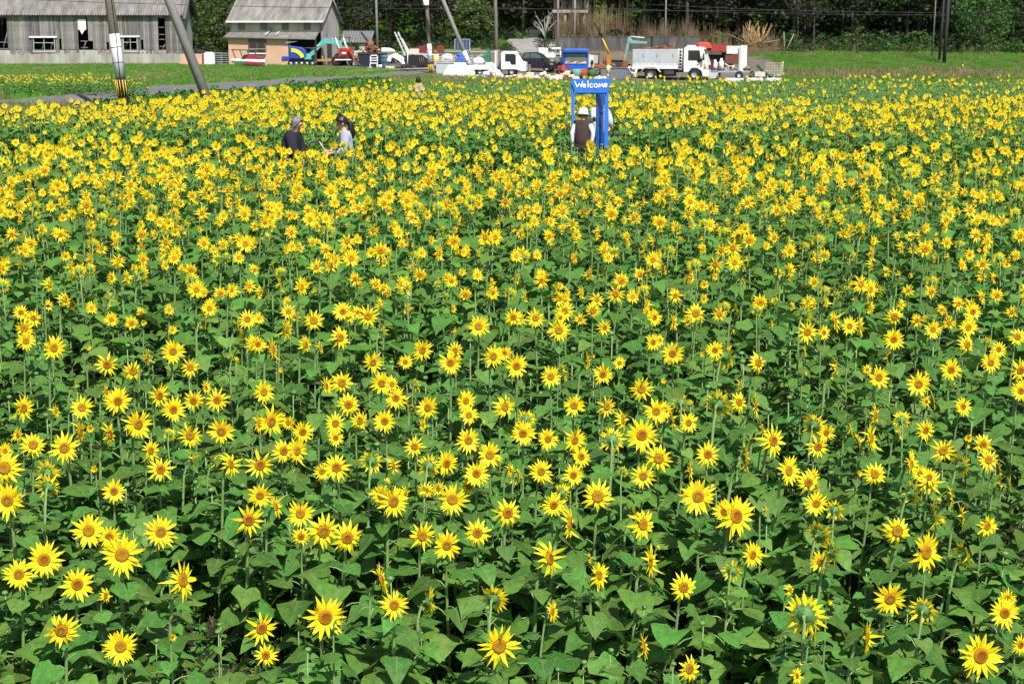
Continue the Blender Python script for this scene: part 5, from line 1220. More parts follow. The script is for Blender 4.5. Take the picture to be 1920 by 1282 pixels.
# tan reeds on the ledge above the wall
REED = mat('dry_reed', (.17, .12, .065), var=.4, scale=3, rough=.9, rnd=.3, trans=.1)
def reed_mesh(seed, n, hgt, w):
    rng = random.Random(seed); mb = MB()
    for k in range(n):
        x, y = rng.gauss(0, .35), rng.gauss(0, .3); h_ = hgt * rng.uniform(.5, 1.1); dx, dy = rng.uniform(-.25, .25), rng.uniform(-.2, .2)
        mb.add([(x - w, y, 0), (x + w, y, 0), (x + dx + w * .5, y + dy, h_), (x + dx - w * .5, y + dy, h_)], [(0, 1, 2, 3)])
        f = h_ * rng.uniform(.3, .8); a = rng.uniform(-.35, .35)
        mb.add([(x, y, f), (x + .03, y, f + .03), (x + a, y + .05, f + .15), (x + a * .6, y, f + .1)], [(0, 1, 2, 3)])
    return mb.mesh('reed_tuft', [REED])
RD = [reed_mesh(70 + k, 16, 1.6 + .4 * k, .022) for k in range(3)]
pts = []
def reeds(n, u0, u1, s0, s1, sc):
    for k in range(n):
        p = pos(rng.uniform(u0, u1), rng.uniform(s0, s1)); pts.append((p.x, p.y, p.z, 0, 0, rng.uniform(0, 6.28), rng.uniform(*sc), rng.randrange(3)))
reeds(150, 1052, 1470, 18.7, 19.9, (.3, 1.0)); reeds(420, 1052, 1480, 18.6, 20.1, (.12, .45)); reeds(60, 1200, 1300, 19.0, 19.9, (.5, 1.0)); reeds(60, 1050, 1180, 18.6, 19.6, (1.0, 1.8)); reeds(50, 690, 900, 18.8, 20.0, (.2, .4)); reeds(90, 1470, 1900, 20.2, 21.4, (.18, .4)); reeds(60, 1280, 1480, 20.1, 20.9, (.2, .5))
scatter('dry_reeds', RD, pts)
pts = []; rng = random.Random(9); band(110, 1060, 1470, 18.6, 20.0, (0, 1, 3, 2, 3), (.6, 1.7)); scatter('ledge_shrubs', UG, pts)
bp_ = thing('bamboo_heap', 'heap of cut tan bamboo canes leaning on the slope', 'bamboo', pos(1412, 20.2)); rng2 = random.Random(3)
BAM = [MB().tube([(0, 0, 0), (.02, 0, 1.3), (0, .02, 2.6)], [.035, .03, .02], 5).mesh('cane', mat('tan_cane', (.40, .27, .12), var=.25, rnd=.35)) for k in range(2)]
for k in range(70):
    a = rng2.gauss(.15, .75)
    link('cane', rng2.choice(BAM), bp_, (rng2.uniform(-.8, .8), rng2.uniform(-.4, .5), rng2.uniform(-.2, .5)), (rng2.uniform(-.5, .1), a, rng2.uniform(-.4, .4)), rng2.uniform(.4, .95))
for u_, a_, lab in ((1470, .45, 'thin cut stake leaning right near the wire cage'), (1471, -.06, 'thin upright stake near the wire cage')):
    one('stake', lab, 'stake', MB().tube([(0, 0, -.1), (math.sin(a_) * 1.9, 0, math.cos(a_) * 1.9)], .03, 5), mat('pale_stake', (.42, .36, .24)), pos(u_, 21.2))

# grasses
GRS = mat('grass_blade', (.105, .25, .024), var=.3, scale=2, rough=.6, trans=.25, rnd=.35)
DRY = mat('dry_grass_blade', (.25, .20, .10), var=.3, scale=2, rough=.8, trans=.15, rnd=.3)
WEED = mat('weed_leaf', (.07, .20, .026), var=.35, scale=5, rough=.5, trans=.2, rnd=.3)
def grass_mesh(seed, n, r, h_, w, m):
    rng = random.Random(seed); mb = MB()
    for k in range(n):
        x, y = rng.uniform(-r, r), rng.uniform(-r, r); a = rng.uniform(0, 6.28); dx, dy = math.cos(a) * w, math.sin(a) * w; hh_ = h_ * rng.uniform(.5, 1.2)
        bx, by = rng.uniform(-.5, .5) * hh_, rng.uniform(-.5, .5) * hh_
        mb.add([(x - dx, y - dy, 0), (x + dx, y + dy, 0), (x + bx * .4 + dx * .7, y + by * .4 + dy * .7, hh_ * .65), (x + bx * .4 - dx * .7, y + by * .4 - dy * .7, hh_ * .65), (x + bx, y + by, hh_)], [(0, 1, 2, 3), (3, 2, 4)])
    return mb.mesh('grass_tuft', [m])
GR = [grass_mesh(80 + k, 46, .45, .20, .012, GRS) for k in range(3)] + [grass_mesh(90 + k, 40, .4, .26, .011, DRY) for k in range(2)]
rng = random.Random(21); pts = []
def on_road(x, y):
    for (a, b), (c, d) in zip(rp_, rp_[1:]):
        l2 = (c - a) ** 2 + (d - b) ** 2; f = max(0, min(1, ((x - a) * (c - a) + (y - b) * (d - b)) / l2))
        if math.hypot(x - a - f * (c - a), y - b - f * (d - b)) < 1.9: return True
    return False
n = 0
while n < 13000:
    y = 40 + 105 * rng.random() ** .8; x = rng.uniform(-.36, .36) * y
    if inside(x, y, FIELD) or inside(x, y, YARD) or on_road(x, y): continue
    if x > 11 and rng.random() < .6: continue
    u_, v_, s_ = proj((x, y, g(x, y)))
    if x > 2 and y < 112: continue
    tall = 1.0
    dry = rng.random() < .10
    if u_ < 300 and s_ > 44: dry = rng.random() < .55; tall = 1.15
    if u_ > 1480 and 23.2 < s_ < 24.6: dry = rng.random() < .8; tall = 1.5
    if 680 < u_ < 960 and 26.8 < s_ < 31: dry = rng.random() < .45
    pts.append((x, y, g(x, y) - .02, 0, 0, rng.uniform(0, 6.28), rng.uniform(.6, 1.2) * tall, rng.choice((3, 4)) if dry else rng.randrange(3)))
    n += 1
scatter('grass', GR, pts)
# leafy vine verge between the flowers and the road
VN = [leafy_clump(64, WEED, .45, .17, .13, 12), leafy_clump(65, WEED, .4, .22, .12, 12)]
pts = []
n = 0
while n < 1500:
    y = rng.uniform(44, 98); x = rng.uniform(-.34, .02) * y
    if inside(x, y, FIELD) or on_road(x, y): continue
    u_, v_, s_ = proj((x, y, g(x, y)))
    if not (180 < u_ < 735): n += .02; continue
    # keep only the strip on the near side of the road
    ry = float(np.interp(x, [p[0] for p in rp_], [p[1] for p in rp_]))
    if y > ry - 2.0: continue
    pts.append((x, y, g(x, y), 0, 0, rng.uniform(0, 6.28), rng.uniform(.6, 1.3), rng.randrange(2))); n += 1
for k in range(60):
    u_ = rng.uniform(-40, 40); p = pos(u_, rng.uniform(56, 64)); pts.append((p.x, p.y, p.z, 0, 0, rng.uniform(0, 6.28), rng.uniform(.6, 1.2), rng.randrange(2)))
scatter('vine_cover', VN, pts)

# ------------------------------------------------------------------ sunflowers
def petals_mb(rng, mb, n, R0, ln, wd, lift, droop, seg=4, mi=0):
    """one ring of ray florets round +Z; each a pointed, creased blade"""
    for k in range(n):
        a = k * math.tau / n + rng.uniform(-.10, .10); L_ = ln * rng.uniform(.72, 1.12); W_ = wd * rng.uniform(.8, 1.15)
        li = lift + rng.uniform(-.22, .22); dr = droop * rng.uniform(.3, 1.6); tw = rng.uniform(-.6, .6)
        if rng.random() < .05: continue
        if rng.random() < .12: dr += rng.choice((-1.6, 1.4))
        rows = []
        for i in range(seg + 1):
            t = i / seg; prof = (.55, 1.0, .92, .55, .03)[i] if seg == 4 else (.55, 1.0, .06)[i]
            r_ = R0 + L_ * t * math.cos(li); z = L_ * (math.sin(li) * t - dr * t * t * .5)
            c = Vector((r_, 0, z)); w = Vector((0, math.cos(tw * t), math.sin(tw * t))) * W_ * prof * .5
            rows.append((c - w, c + Vector((0, 0, -.10 * W_ * prof)), c + w))
        M = Matrix.Rotation(a, 3, 'Z')
        if seg == 4:
            vs = [M @ p for r in rows for p in r]; fs = []
            for i in range(seg):
                for j in range(2): q = i * 3 + j; fs.append((q, q + 1, q + 4, q + 3))
        else:
            vs = [M @ p for r in rows for p in (r[0], r[2])]; fs = [(0, 1, 3, 2), (2, 3, 5, 4)]
        mb.add(vs, fs, mi, True)
    return mb
# a flower head of tip-to-tip diameter 1, facing +Z
def petals_mesh(seed, kind):
    rng = random.Random(seed); mb = MB()
    if kind == 'open': petals_mb(rng, mb, rng.randint(17, 20), .145, .36, .095, .10, .15); petals_mb(rng, mb, rng.randint(11, 15), .14, .32, .09, .34, .15)
    elif kind == 'thin': petals_mb(rng, mb, rng.randint(13, 17), .145, .36, .08, .1, .3); petals_mb(rng, mb, rng.randint(5, 9), .14, .29, .08, .38, .3)
    elif kind == 'wilted': petals_mb(rng, mb, 15, .17, .32, .10, .0, .9); petals_mb(rng, mb, 9, .16, .26, .09, .6, 1.0)
    elif kind == 'young': petals_mb(rng, mb, 18, .15, .32, .10, .65, -.1); petals_mb(rng, mb, 14, .13, .26, .09, .95, -.1)
    return mb
def disc_mb(mb=None, c=(2, 1, 0), y=1.0, n=20):
    mb = mb or MB()
    prof = [(.0, .036), (.045, .038), (.065, .044), (.098, .052), (.125, .047), (.15, .026), (.16, 0)]
    for i in range(len(prof) - 1): mb.lathe(prof[i:i + 2][::-1], n, mi=c[0] if i < 2 else (c[1] if i < 3 else c[2]))
    return mb
def back_mb(mb=None, mi=0, n=14, seed=0):
    mb = mb or MB(); rng = random.Random(seed)
    mb.lathe([(.19, .0), (.17, -.05), (.10, -.085), (.045, -.11), (.035, -.16)][::-1], 12, mi=mi)
    for k in range(n):
        a = k * math.tau / n + rng.uniform(-.1, .1); M = Matrix.Rotation(a, 3, 'Z'); L_ = rng.uniform(.12, .17)
        mb.add([M @ Vector(p) for p in ((.15, -.04, -.045), (.15, .04, -.045), (.15 + L_ * .6, .025, -.05 + rng.uniform(-.04, .03)), (.15 + L_, 0, -.03 + rng.uniform(-.08, .05)), (.15 + L_ * .6, -.025, -.05))], [(0, 1, 2, 3, 4)], mi, True)
    return mb
KINDS_ = ['open'] * 9 + ['thin'] * 6 + ['wilted'] * 5 + ['young'] * 2
PET = [petals_mesh(100 + i, k).mesh('petals', [PETAL]) for i, k in enumerate(KINDS_)]
DISC = [disc_mb().mesh('disc', [DISC_O, DISC_M, DISC_C]), disc_mb(c=(2, 0, 0)).mesh('disc', [DISC_O, DISC_M, DISC_C]), disc_mb(c=(1, 1, 0)).mesh('disc', [DISC_O, DISC_M, DISC_C])]
BACK = [back_mb(seed=k).mesh('flower_head', [SEPAL]) for k in range(3)]
# a leaf of length 1 along +X from the stem: petiole, then a heart-shaped blade
def leaf_mb(rng, mb=None, cols=5, rows=6, mi=0, ms=1, M=None, petiole=True):
    mb = mb or MB(); M = M or Matrix.Identity(4)
    rise = rng.uniform(.16, .34); PL = rng.uniform(.28, .42); droop = rng.uniform(.25, .95); cup = rng.uniform(-.25, .55); wav = rng.uniform(.02, .06); ph = rng.uniform(0, 6)
    P = [Vector((0, 0, 0)), Vector((PL * .5, 0, rise * .7)), Vector((PL, 0, rise))]
    sc_ = M.to_scale()[0]
    if petiole: mb.tube([M @ p for p in P], [.024 * sc_, .018 * sc_, .014 * sc_], 4, ms, cap=False)
    prof = {6: [(-.16, .26), (-.02, .40), (.18, .435), (.42, .36), (.68, .20), (.86, .085), (1.0, .006)], 3: [(-.12, .30), (.2, .43), (.62, .25), (1.0, .01)]}[rows]
    vs = []; base = len(mb.v); pitch = -.25 * droop
    for r, (t, w) in enumerate(prof):
        for c in range(cols):
            x = c / (cols - 1) * 2 - 1
            tt = t + (.14 * (1 - abs(x) * .6) if r == 0 else 0)          # notch where the petiole joins
            yy = w * x; X = tt * .82
            zz = -droop * max(0, X) ** 2 * .55 + pitch * X - cup * yy * yy * 1.3 + wav * math.sin(ph + X * 9 + x * 3) - .05 * (1 - abs(x)) * .5
            tooth = 1 + ((.05 * (-1) ** r + rng.uniform(-.05, .05)) if abs(x) == 1 else 0)
            vs.append(M @ Vector((PL + X * (1 - .12 * droop), yy * tooth, rise + zz)))
            mb.uv[base + len(vs) - 1] = (x * .5 + .5, t)
    fs = []
    for r in range(len(prof) - 1):
        for c in range(cols - 1): a = r * cols + c; fs.append((a, a + cols, a + cols + 1, a + 1))
    mb.add(vs, fs, mi, True)
    return mb
LEAVES = []
for k in range(10):
    mb = MB(); rng = random.Random(200 + k)
    # the blade's vertices must come first so that their UVs keep their indices
    leaf_mb(rng, mb, petiole=False)
    rng = random.Random(200 + k); q = MB(); leaf_mb(rng, q, petiole=True)
    nb = len(mb.v); mb.add(q.v[:len(q.v) - nb], [f for f, m_ in zip(q.f, q.m) if m_ == 1], 1, True)
    LEAVES.append(mb.mesh('leaf', [LEAF, STEM]))

HEADS = """183,591,64,178,10;-5,596,66,167,15;-79,644,60,179,20;120,623,69,174,165;106,728,79,200,25;-172,676,77,180,15;191,707,68,188,30;-144,668,68,171,55;27,725,76,184,80;17,692,70,169,55;-209,684,72,164,20;144,616,62,146,60;-89,726,72,169,20;-181,610,67,141,0;-242,740,83,168,5;93,771,76,175,0;-157,608,61,137,10;-104,631,60,142,25;162,653,65,147,5;-187,657,70,147,20;-257,784,87,175,0;62,687,70,154,65;-195,708,78,158,10;-124,725,78,161,15;-57,742,82,165,30;125,830,81,178,80;72,862,85,185,10;-75,700,77,149,15;-165,722,73,153,25;43,774,75,164,5;140,833,89,172,30;-133,860,93,177,40;53,612,60,125,70;204,630,67,128,5;-8,659,63,134,160;-57,666,69,135,85;-217,673,69,136,5;204,692,72,140,105;-240,833,85,168,0;178,710,77,143,5;62,727,75,147,30;202,737,76,148,70;-29,752,80,151,0;140,783,86,155,35;-128,787,88,156,20;-207,862,91,170,38;121,916,90,180,150;175,647,62,125,150;-49,634,69,122,10;-36,658,62,127,110;75,667,65,128,15;-30,708,71,135,10;140,700,79,134,130;-42,719,72,137,15;-2,739,77,141,15;192,831,91,157,55;-89,786,87,145,0;69,587,60,108,30;38,666,71,121,45;142,680,77,123,110;76,803,87,145,0;-16,714,75,129,5;-217,839,91,151,75;-161,862,87,155,0;-101,735,78,132,0;214,753,81,135,75;198,764,80,137,110;-231,771,81,138,170;-238,794,82,137,160;-184,811,79,140,20;232,802,84,138,120;-116,838,82,144,45;55,855,84,147,175;140,873,86,150,75;90,876,90,150,85;-281,897,92,153,50;141,904,92,154,65;-229,907,94,155,15;109,694,71,118,30;202,978,99,166,80;142,1046,93,178,130;211,781,80,132,0;-12,837,80,140,0;68,802,78,131,0;-18,785,84,129,0;15,796,82,130,20;-43,803,83,131,160;-143,788,88,129,60;-34,805,84,132,25;210,815,81,133,50;105,831,82,136,0;234,842,81,137,0;164,832,86,136,15;-254,824,89,134,20;-24,857,83,140,15;34,842,87,137,30;-173,836,91,136,0;6,845,90,138,0;-239,861,87,140,85;166,856,92,139,150;81,876,95,142,10;-193,889,93,144,25;-214,948,88,154,45;249,958,93,155,0;-264,1023,92,165,0;-99,609,57,98,5;-303,1039,100,168,40;138,684,71,109,0;-189,721,71,115,5;59,743,74,118,100;215,736,77,117,80;102,739,78,117,-10;-116,757,75,120,75;20,736,82,117,10;147,745,80,118,5;-63,745,84,118,-20;-125,766,78,121,10;-202,784,75,124,15;150,782,80,124,10;77,930,96,147,10;182,776,86,120,10;-72,795,88,123,170;-170,826,80,128,100;253,823,81,127,10;-122,830,84,128,20;190,851,83,131,80;203,871,94,134,55;-49,911,89,140,-20;-249,903,91,139,15;-4,913,89,140,30;-175,927,90,143,0;-145,913,98,140,35;-106,975,90,150,25;-81,974,90,149,10;228,973,94,149,15;323,995,94,152,10;3,1018,92,156,5;-39,994,99,152,0;157,999,98,153,35;-12,1005,101,154,20;-226,1047,96,160,20;-155,1018,103,155,80;-58,1016,103,155,30;246,1116,101,170,60;229,1118,104,170,60;17,640,64,96,60;-70,857,94,128,0;-94,897,94,134,0;106,1035,97,154,-5;226,731,73,109,20;32,1071,106,159,0;31,782,84,115,15;36,807,87,118,25;-189,812,89,119,45;-118,877,83,128,20;230,865,87,126,20;-98,864,91,126,20;62,872,91,127,60;56,923,87,134,25;37,930,86,135,5;-186,912,93,132,0;-69,928,91,135,10;282,1006,92,145,0;-90,1015,95,147,30;-115,1054,104,152,35;208,1108,98,159,5;-157,1097,102,158,60;-23,1086,106,156,0;20,864,82,122,10;203,605,63,85,20;-106,1162,100,162,0;99,687,66,95,150;246,783,87,108,75;-62,808,82,111,85;156,745,77,102,160;-52,828,87,114,0;100,882,87,121,20;99,915,91,125,175;134,921,90,126,25;-27,916,92,125,25;307,943,92,129,10;-111,934,97,127,65;24,966,96,132,0;57,982,94,134,10;305,999,98,136,10;-233,1002,101,136,75;265,1091,96,148,0;-192,1102,101,149,115;-344,1111,100,151,0;-215,1100,108,149,120;-143,1137,101,154,0;134,1150,104,156,0;-243,1005,91,133,10;92,802,81,104,65;256,844,84,109,0;-145,893,84,115,60;-84,861,93,111,35;8,887,88,114,170;-24,867,95,111,5;89,908,88,116,30;268,927,86,119,20;-206,1004,94,128,10;48,996,99,127,70;-96,699,78,89,10;310,1070,96,136,20;-137,1044,101,133,55;-174,1057,99,134,30;-327,1058,101,135,30;315,1087,105,138,10;112,1095,107,139,60;-187,1114,106,141,20;17,1131,104,143,0;281,1158,100,147,0;210,1132,107,144,130;-121,1129,109,143,0;39,1162,104,147,0;25,771,78,98,150;-22,790,76,100,5;208,771,86,93,0;156,804,77,97,10;-98,800,81,97,10;-157,818,81,99,110;172,851,89,102,10;216,864,93,103,175;252,934,88,112,70;-241,928,95,111,80;134,1036,99,123,-5;109,578,61,69,45;95,1059,100,126,25;350,1089,98,129,5;293,1096,102,130,10;233,1087,106,129,10;1,1134,104,134,0;333,1140,107,135,10;208,640,70,75,0;150,760,83,88,60;244,774,81,90,75;247,769,83,89,80;2,792,81,89,150;207,785,84,88,0;-97,855,85,95,20;208,836,92,93,60;184,847,92,94,80;-64,931,88,103,120;-44,785,75,87,0;-72,939,97,104,30;-38,1051,96,116,0;317,1023,102,113,10;-170,1052,100,116,20;104,1151,101,127,30;-345,1137,103,125,10;59,1150,106,126,0;121,607,65,65,70;-175,657,65,70,60;-365,1173,101,124,5;-52,753,83,80,60;-1,792,84,82,60;138,844,84,87,60;-125,870,90,89,-20;-260,930,97,95,110;139,956,93,98,70;-5,1026,99,105,10;-89,1076,105,109,130;66,1121,99,114,20;-165,1165,103,118,0;-68,1001,98,98,0;120,658,67,63,45;35,682,73,65,75;-36,757,84,72,-20;-271,853,87,80,-30;-51,889,84,84,60;-258,882,94,83,80;-189,966,89,91,60;244,1023,96,96,75;-125,1024,103,96,80;218,1100,99,103,20;-190,863,85,74,170;-57,896,92,77,130;238,897,96,77,30;-60,970,90,83,150;68,993,99,84,0;-183,1029,94,87,150;120,731,81,62,70;35,1144,102,97,20;-117,1132,105,96,0;322,1167,100,99,70;56,781,86,61,150;32,991,96,76,70;195,1047,96,80,60;315,1043,103,80,150;103,1093,95,83,40;180,1157,105,88,160;251,855,85,59,0;226,997,94,68,0;-136,608,65,39,40;-232,856,90,55,10;-214,794,84,48,0;-260,1112,104,56,20"""
def face_matrix(n):
    q = n.to_track_quat('Z', 'Y'); return q
NEAR = []
rngS = random.Random(77)
for e in HEADS.split(';'):
    X, Y, Z, d, yaw = [int(q) for q in e.split(',')]
    NEAR.append(dict(p=Vector((X / 100, Y / 100, Z / 100)), d=d / 1000 * 1.12, yaw=yaw if abs(yaw) < 12 or abs(yaw) > 75 else yaw * 1.15))
# what singles each flower out, in words
def look(f):
    y = f['yaw']; a = abs(y); side = 'right' if y > 0 else 'left'
    if f['d'] < .068: k = 'small half open bud'
    elif f['kind'] == 'wilted': k = 'ragged curling sunflower'
    elif f['d'] > .152: k = 'very large sunflower'
    elif f['d'] > .130: k = 'large sunflower'
    elif f['d'] < .095: k = 'small sunflower'
    else: k = 'sunflower'
    if a > 140: w = 'seen from behind'
    elif a > 95: w = 'turned away right'
    elif a > 62: w = 'seen edge on'
    elif a > 32: w = 'turned well ' + side
    elif a > 13: w = 'turned slightly ' + side
    else: w = 'facing the camera'
    u, v, s = proj(f['p'])
    cx = ['at left edge', 'left of centre', 'near the middle', 'right of centre', 'at right edge'][min(4, int(max(0, u) / 384))]
    cy = ['in far rows', 'in middle rows', 'in near rows', 'along the bottom'][0 if v < 700 else 1 if v < 860 else 2 if v < 1060 else 3]
    return k, w, cx, cy
for f in NEAR:
    f['kind'] = 'young' if f['d'] < .068 else rngS.choice(['open'] * 5 + ['thin'] * 3 + ['wilted'] * 2)
by = {}
for f in NEAR: by.setdefault(look(f), []).append(f)
ORD = ['leftmost', 'second from left', 'third from left', 'fourth from left', 'fifth from left', 'sixth from left', 'seventh from left', 'eighth from left']
for (k, w, cx, cy), fs in by.items():
    fs.sort(key=lambda f: proj(f['p'])[0])
    for i, f in enumerate(fs):
        lab = '%s %s %s %s' % (k, w, cx, cy)
        if len(fs) == 2: lab += [', left one', ', right one'][i]
        elif len(fs) > 2: lab += ', ' + ORD[i] if i < len(fs) - 1 else ', rightmost'
        f['label'] = lab
def head_normal(yaw, pitch):
    y = R(yaw); return Vector((math.sin(y) * math.cos(pitch), -math.cos(y) * math.cos(pitch), math.sin(pitch)))
def stem_mb(mb, base, hd, n, d, r0, mi=0, sides=6):
    back = hd - n * d * .13; below = back - n * d * .22 - Vector((0, 0, d * .55)); b2 = Vector((below.x * .6 + base.x * .4, below.y * .6 + base.y * .4, base.z + (below.z - base.z) * .55))
    pts = [base, base.lerp(b2, .5) + Vector((rngS.uniform(-.01, .01), 0, 0)), b2, below, below.lerp(back, .45) + Vector((0, 0, d * .16)), back]
    mb.tube(pts, [r0 * 1.2, r0, r0 * .92, r0 * .8, r0 * .85, r0 * 1.05], sides, mi)
    return pts
for f in NEAR:
    hd = f['p']; d = f['d']; a = abs(f['yaw'])
    n = head_normal(f['yaw'], rngS.uniform(.02, .32) if a < 95 else rngS.uniform(-.15, .25))
    base = Vector((hd.x - n.x * d * .7 + rngS.uniform(-.05, .05), hd.y - n.y * d * .7 + rngS.uniform(-.03, .06), 0))
    t = thing('sunflower', f['label'], 'sunflower', base, 0, 'sunflowers in the near part of the field')
    loc = hd - base
    mb = MB(); pts = stem_mb(mb, Vector((0, 0, 0)), loc, n, d, max(.0052, d * .055))
    mb.obj('stem', STEM, t)
    idx = rngS.choice([i for i, k in enumerate(KINDS_) if k == f['kind']])
    h = link('flower_head', rngS.choice(BACK), t, loc, (0, 0, 0), d)
    h.rotation_mode = 'QUATERNION'; h.rotation_quaternion = face_matrix(n)
    link('petals', PET[idx], h, (0, 0, 0), (0, 0, rngS.uniform(0, 6.28)))
    link('disc', rngS.choice(DISC), h)
    H = loc.z; a0 = rngS.uniform(0, 6.28); nl = rngS.randint(12, 15)
    for k in range(nl):
        fr = .12 + .76 * k / (nl - 1); a_ = a0 + k * 2.4 + rngS.uniform(-.4, .4)
        z = H * fr; i = 0
        while i < len(pts) - 2 and pts[i + 1].z < z: i += 1
        q = pts[i].lerp(pts[i + 1], max(0, min(1, (z - pts[i].z) / max(1e-4, pts[i + 1].z - pts[i].z))))
        ln = rngS.uniform(.13, .225) * (1.0 if fr < .66 else 1.0 - (fr - .66) * 2.4) * (.85 + .5 * d / .13 * .3)
        l = link('leaf', rngS.choice(LEAVES), t, q, (rngS.uniform(-.25, .25), rngS.uniform(-.25, .35), a_), (ln, ln, ln))
# ---- the rest of the crop: one object
LEAF2 = LEAF
def plant_mesh(seed, H, yaw, d, kind='open', nl=9, lod=0):
    rng = random.Random(seed); mb = MB()
    leaves = []
    for k in range(nl):
        fr = .26 + (((.67 if lod else .68)) if kind else .68) * k / (nl - 1); a_ = rng.uniform(-.4, .4) + k * 2.4 + seed
        ln = rng.uniform(.13, .215) * (1.0 if fr < .68 else 1.0 - (fr - .68) * 2.2)
        M = Matrix.Translation((rng.uniform(-.01, .01), 0, H * fr)) @ Euler((rng.uniform(-.25, .25), rng.uniform(-.2, .35), a_)).to_matrix().to_4x4() @ Matrix.Scale(ln, 4)
        leaf_mb(rng, mb, 3, 3 if lod else 6, 0, 1, M, petiole=not lod)
    n = head_normal(yaw, rng.uniform(.0, .3) if abs(yaw) < 100 else .1)
    if kind:
        hd = Vector((n.x * d * .6, n.y * d * .6, H)); stem_mb(mb, Vector((0, 0, 0)), hd, n, d, .0085, 1, 5)
        q = face_matrix(n).to_matrix() * 1.0
        def put(src, mi_map):
            o = len(mb.v); mb.v += [tuple(hd + (q @ Vector(v)) * d) for v in src.v]
            for f_, m_, s_ in zip(src.f, src.m, src.sm): mb.f.append(tuple(i + o for i in f_)); mb.m.append(mi_map[m_]); mb.sm.append(s_)
        if lod:
            p_ = MB(); petals_mb(rng, p_, 16, .15, .35, .13, .12, .1, seg=2); petals_mb(rng, p_, 11, .15, .30, .11, .35, .1, seg=2)
        else: p_ = petals_mesh(seed, kind)
        put(p_, {0: 2}); put(disc_mb(c=rng.choice(((2, 1, 0), (2, 0, 0), (1, 1, 0))), n=8 if lod else 12), {0: 3, 1: 4, 2: 5}); put(back_mb(n=9, seed=seed), {0: 6})
    else:
        mb.tube([(0, 0, 0), (.01, 0, H * .5), (0, 0, H)], [.009, .008, .005], 5, 1)
        mb.ball((0, -.01, H + .01), (.03, .03, .02), 6, 4, 6)
    return mb.mesh('sunflower_plant', [LEAF2, STEM, PETAL, DISC_O, DISC_M, DISC_C, SEPAL])
YAWS = [0, 8, 20, 34, 48, -14, 58, 70, 82, 115, 165, 14, 28, -40]
MID = [plant_mesh(300 + i, 1.0, y, .110 + .020 * (i % 3), ('open', 'thin', 'open', 'wilted')[i % 4], 14) for i, y in enumerate(YAWS)]
FAR = [plant_mesh(400 + i, 1.0, y, .100 + .015 * (i % 3), 'open', 13, 1) for i, y in enumerate(YAWS)]
GREEN = [plant_mesh(500 + i, 1.0, 0, .1, None, 13) for i in range(4)]
BUDS = [plant_mesh(600 + i, 1.0, (10, 60, 150)[i], .06 + .012 * i, 'young', 12) for i in range(3)]
protos = MID + FAR + GREEN + BUDS
rng = random.Random(31); pts = []; young = []
HX = [276, 393, 595, 860, 1200, 1300]; HH = [1.23, 1.2, 1.03, .84, .62, .56]
def crop_h(y):
    return float(np.interp(y, [4.5, 5.2, 6.0, 8.2, 11.8, 17.5, 27], [.50, .56, .62, .84, 1.03, 1.2, 1.23]))
def clear(x, y):
    py = path_y(x)
    if py < y < py + 6.4: return True
    if y >= py + 6.3 and y < 35.6 and 1.05 < x < 2.35 + .0 * y: return True      # standing room before the doorway
    for q, rr in ((Vector((-3.97, 28.6)), .5), (Vector((-2.95, 28.6)), .5), (Vector((-3.35, 28.1)), .45), (Vector((-3.25, 27.3)), .3), (Vector((-10.6, 60)) * 0 + Vector((-3.5, 59.8)), .35), (Vector((2.1, 36.4)), .5)):
        if math.hypot(x - q.x, y - q.y) < rr: return True
    return False
nearset = [(f['p'].x, f['p'].y) for f in NEAR]
y = 4.2
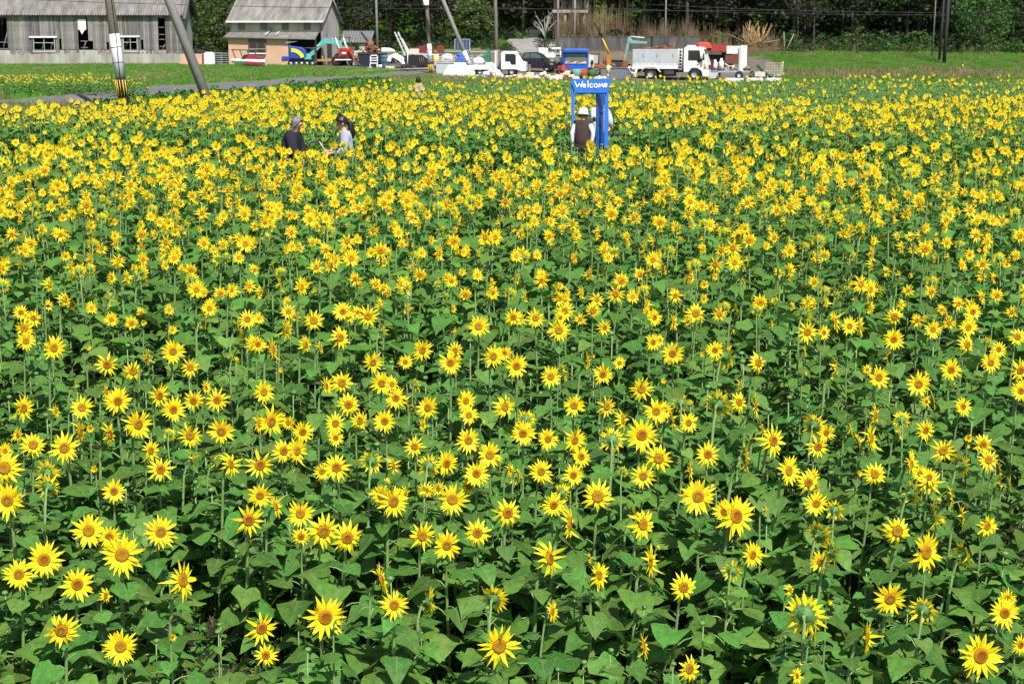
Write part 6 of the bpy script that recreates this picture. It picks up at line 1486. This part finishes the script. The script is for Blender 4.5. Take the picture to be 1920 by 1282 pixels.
while y < 80:
    step = .325 if y < 10 else (.318 if y < 30 else .335); x = -.345 * y - 1.2
    while x < .345 * y + 1.2:
        px, py = x + rng.uniform(-.15, .15), y + rng.uniform(-.15, .15)
        x += step
        if not inside(px, py, FIELD): continue
        hc = crop_h(py); u, v, s = proj((px, py, hc))
        yw = rng.uniform(-.35, .75)
        near_zone = v > 578 and -12 < u < 1932
        if clear(px, py):
            if .7 < px < 2.7 and py > 30.5 and rng.random() < .8: pts.append((px, py, 0, 0, 0, rng.uniform(0, 6.28), rng.uniform(.66, .92), 28 + rng.randrange(4))); continue
            if rng.random() < .85 and py < path_y(px) + 6.4: pts.append((px, py, 0, 0, 0, rng.uniform(0, 6.28), .50 * rng.uniform(.7, 1.3), 28 + rng.randrange(4)))
            continue
        if near_zone:
            if rng.random() < .82: pts.append((px, py, 0, 0, 0, rng.uniform(0, 6.28), hc * rng.uniform(.55, .82), 28 + rng.randrange(4))) if rng.random() < .86 else pts.append((px, py, 0, 0, 0, rng.uniform(-.5, 1.2), hc * rng.uniform(.8, .98), 32 + rng.randrange(3)))
            continue
        # the crop at the far side is younger: mostly leaves, few flowers
        lim = 49 + 2.5 * math.sin(px * .5) + max(0, min(9, (2 - px) * 1.6))
        p_fl = .97 if py < lim - 2 else (.10 if py > lim else .55)
        if rng.random() < p_fl:
            w = rng.randrange(14) + (0 if py < 22 else 14)
            pts.append((px, py, 0, rng.uniform(-.06, .06), rng.uniform(-.06, .06), yw, hc * rng.uniform(.78, 1.14), w))
        else: young.append((px, py, 0, 0, 0, rng.uniform(0, 6.28), rng.uniform(.85, 1.1), rng.randrange(4)))
    y += step
scatter('sunflower_field', protos, pts)
scatter('young_sunflowers', [plant_mesh(500 + i, 1.0, 0, .1, None, 12, 1) for i in range(4)], young)
print('field', len(pts), 'young', len(young))
# the small bed beyond the road
rng = random.Random(5); pts = []
while len(pts) < 650:
    u = rng.uniform(-160, 300); s = rng.uniform(37.4, 41.0); p = pos(u, s)
    if u > 190 and rng.random() < (u - 190) / 100: continue
    pts.append((p.x, p.y, p.z, 0, 0, rng.uniform(-.3, .6), rng.uniform(.5, .78), 14 - 14 + rng.randrange(14)))
scatter('sunflower_bed', FAR, pts)
# weeds on the soil between the near stems
pts = []
WD = [leafy_clump(66, WEED, .12, .05, .035, 10), grass_mesh(95, 16, .12, .07, .004, GRS), grass_mesh(96, 10, .14, .06, .003, DRY)]
for k in range(4200):
    y = 4.5 + 8.5 * rng.random(); x = rng.uniform(-.36, .36) * y; pts.append((x, y, .0, 0, 0, rng.uniform(0, 6.28), rng.uniform(.5, 1.2), rng.choice((0, 0, 1, 1, 2))))
scatter('field_weeds', WD, pts)
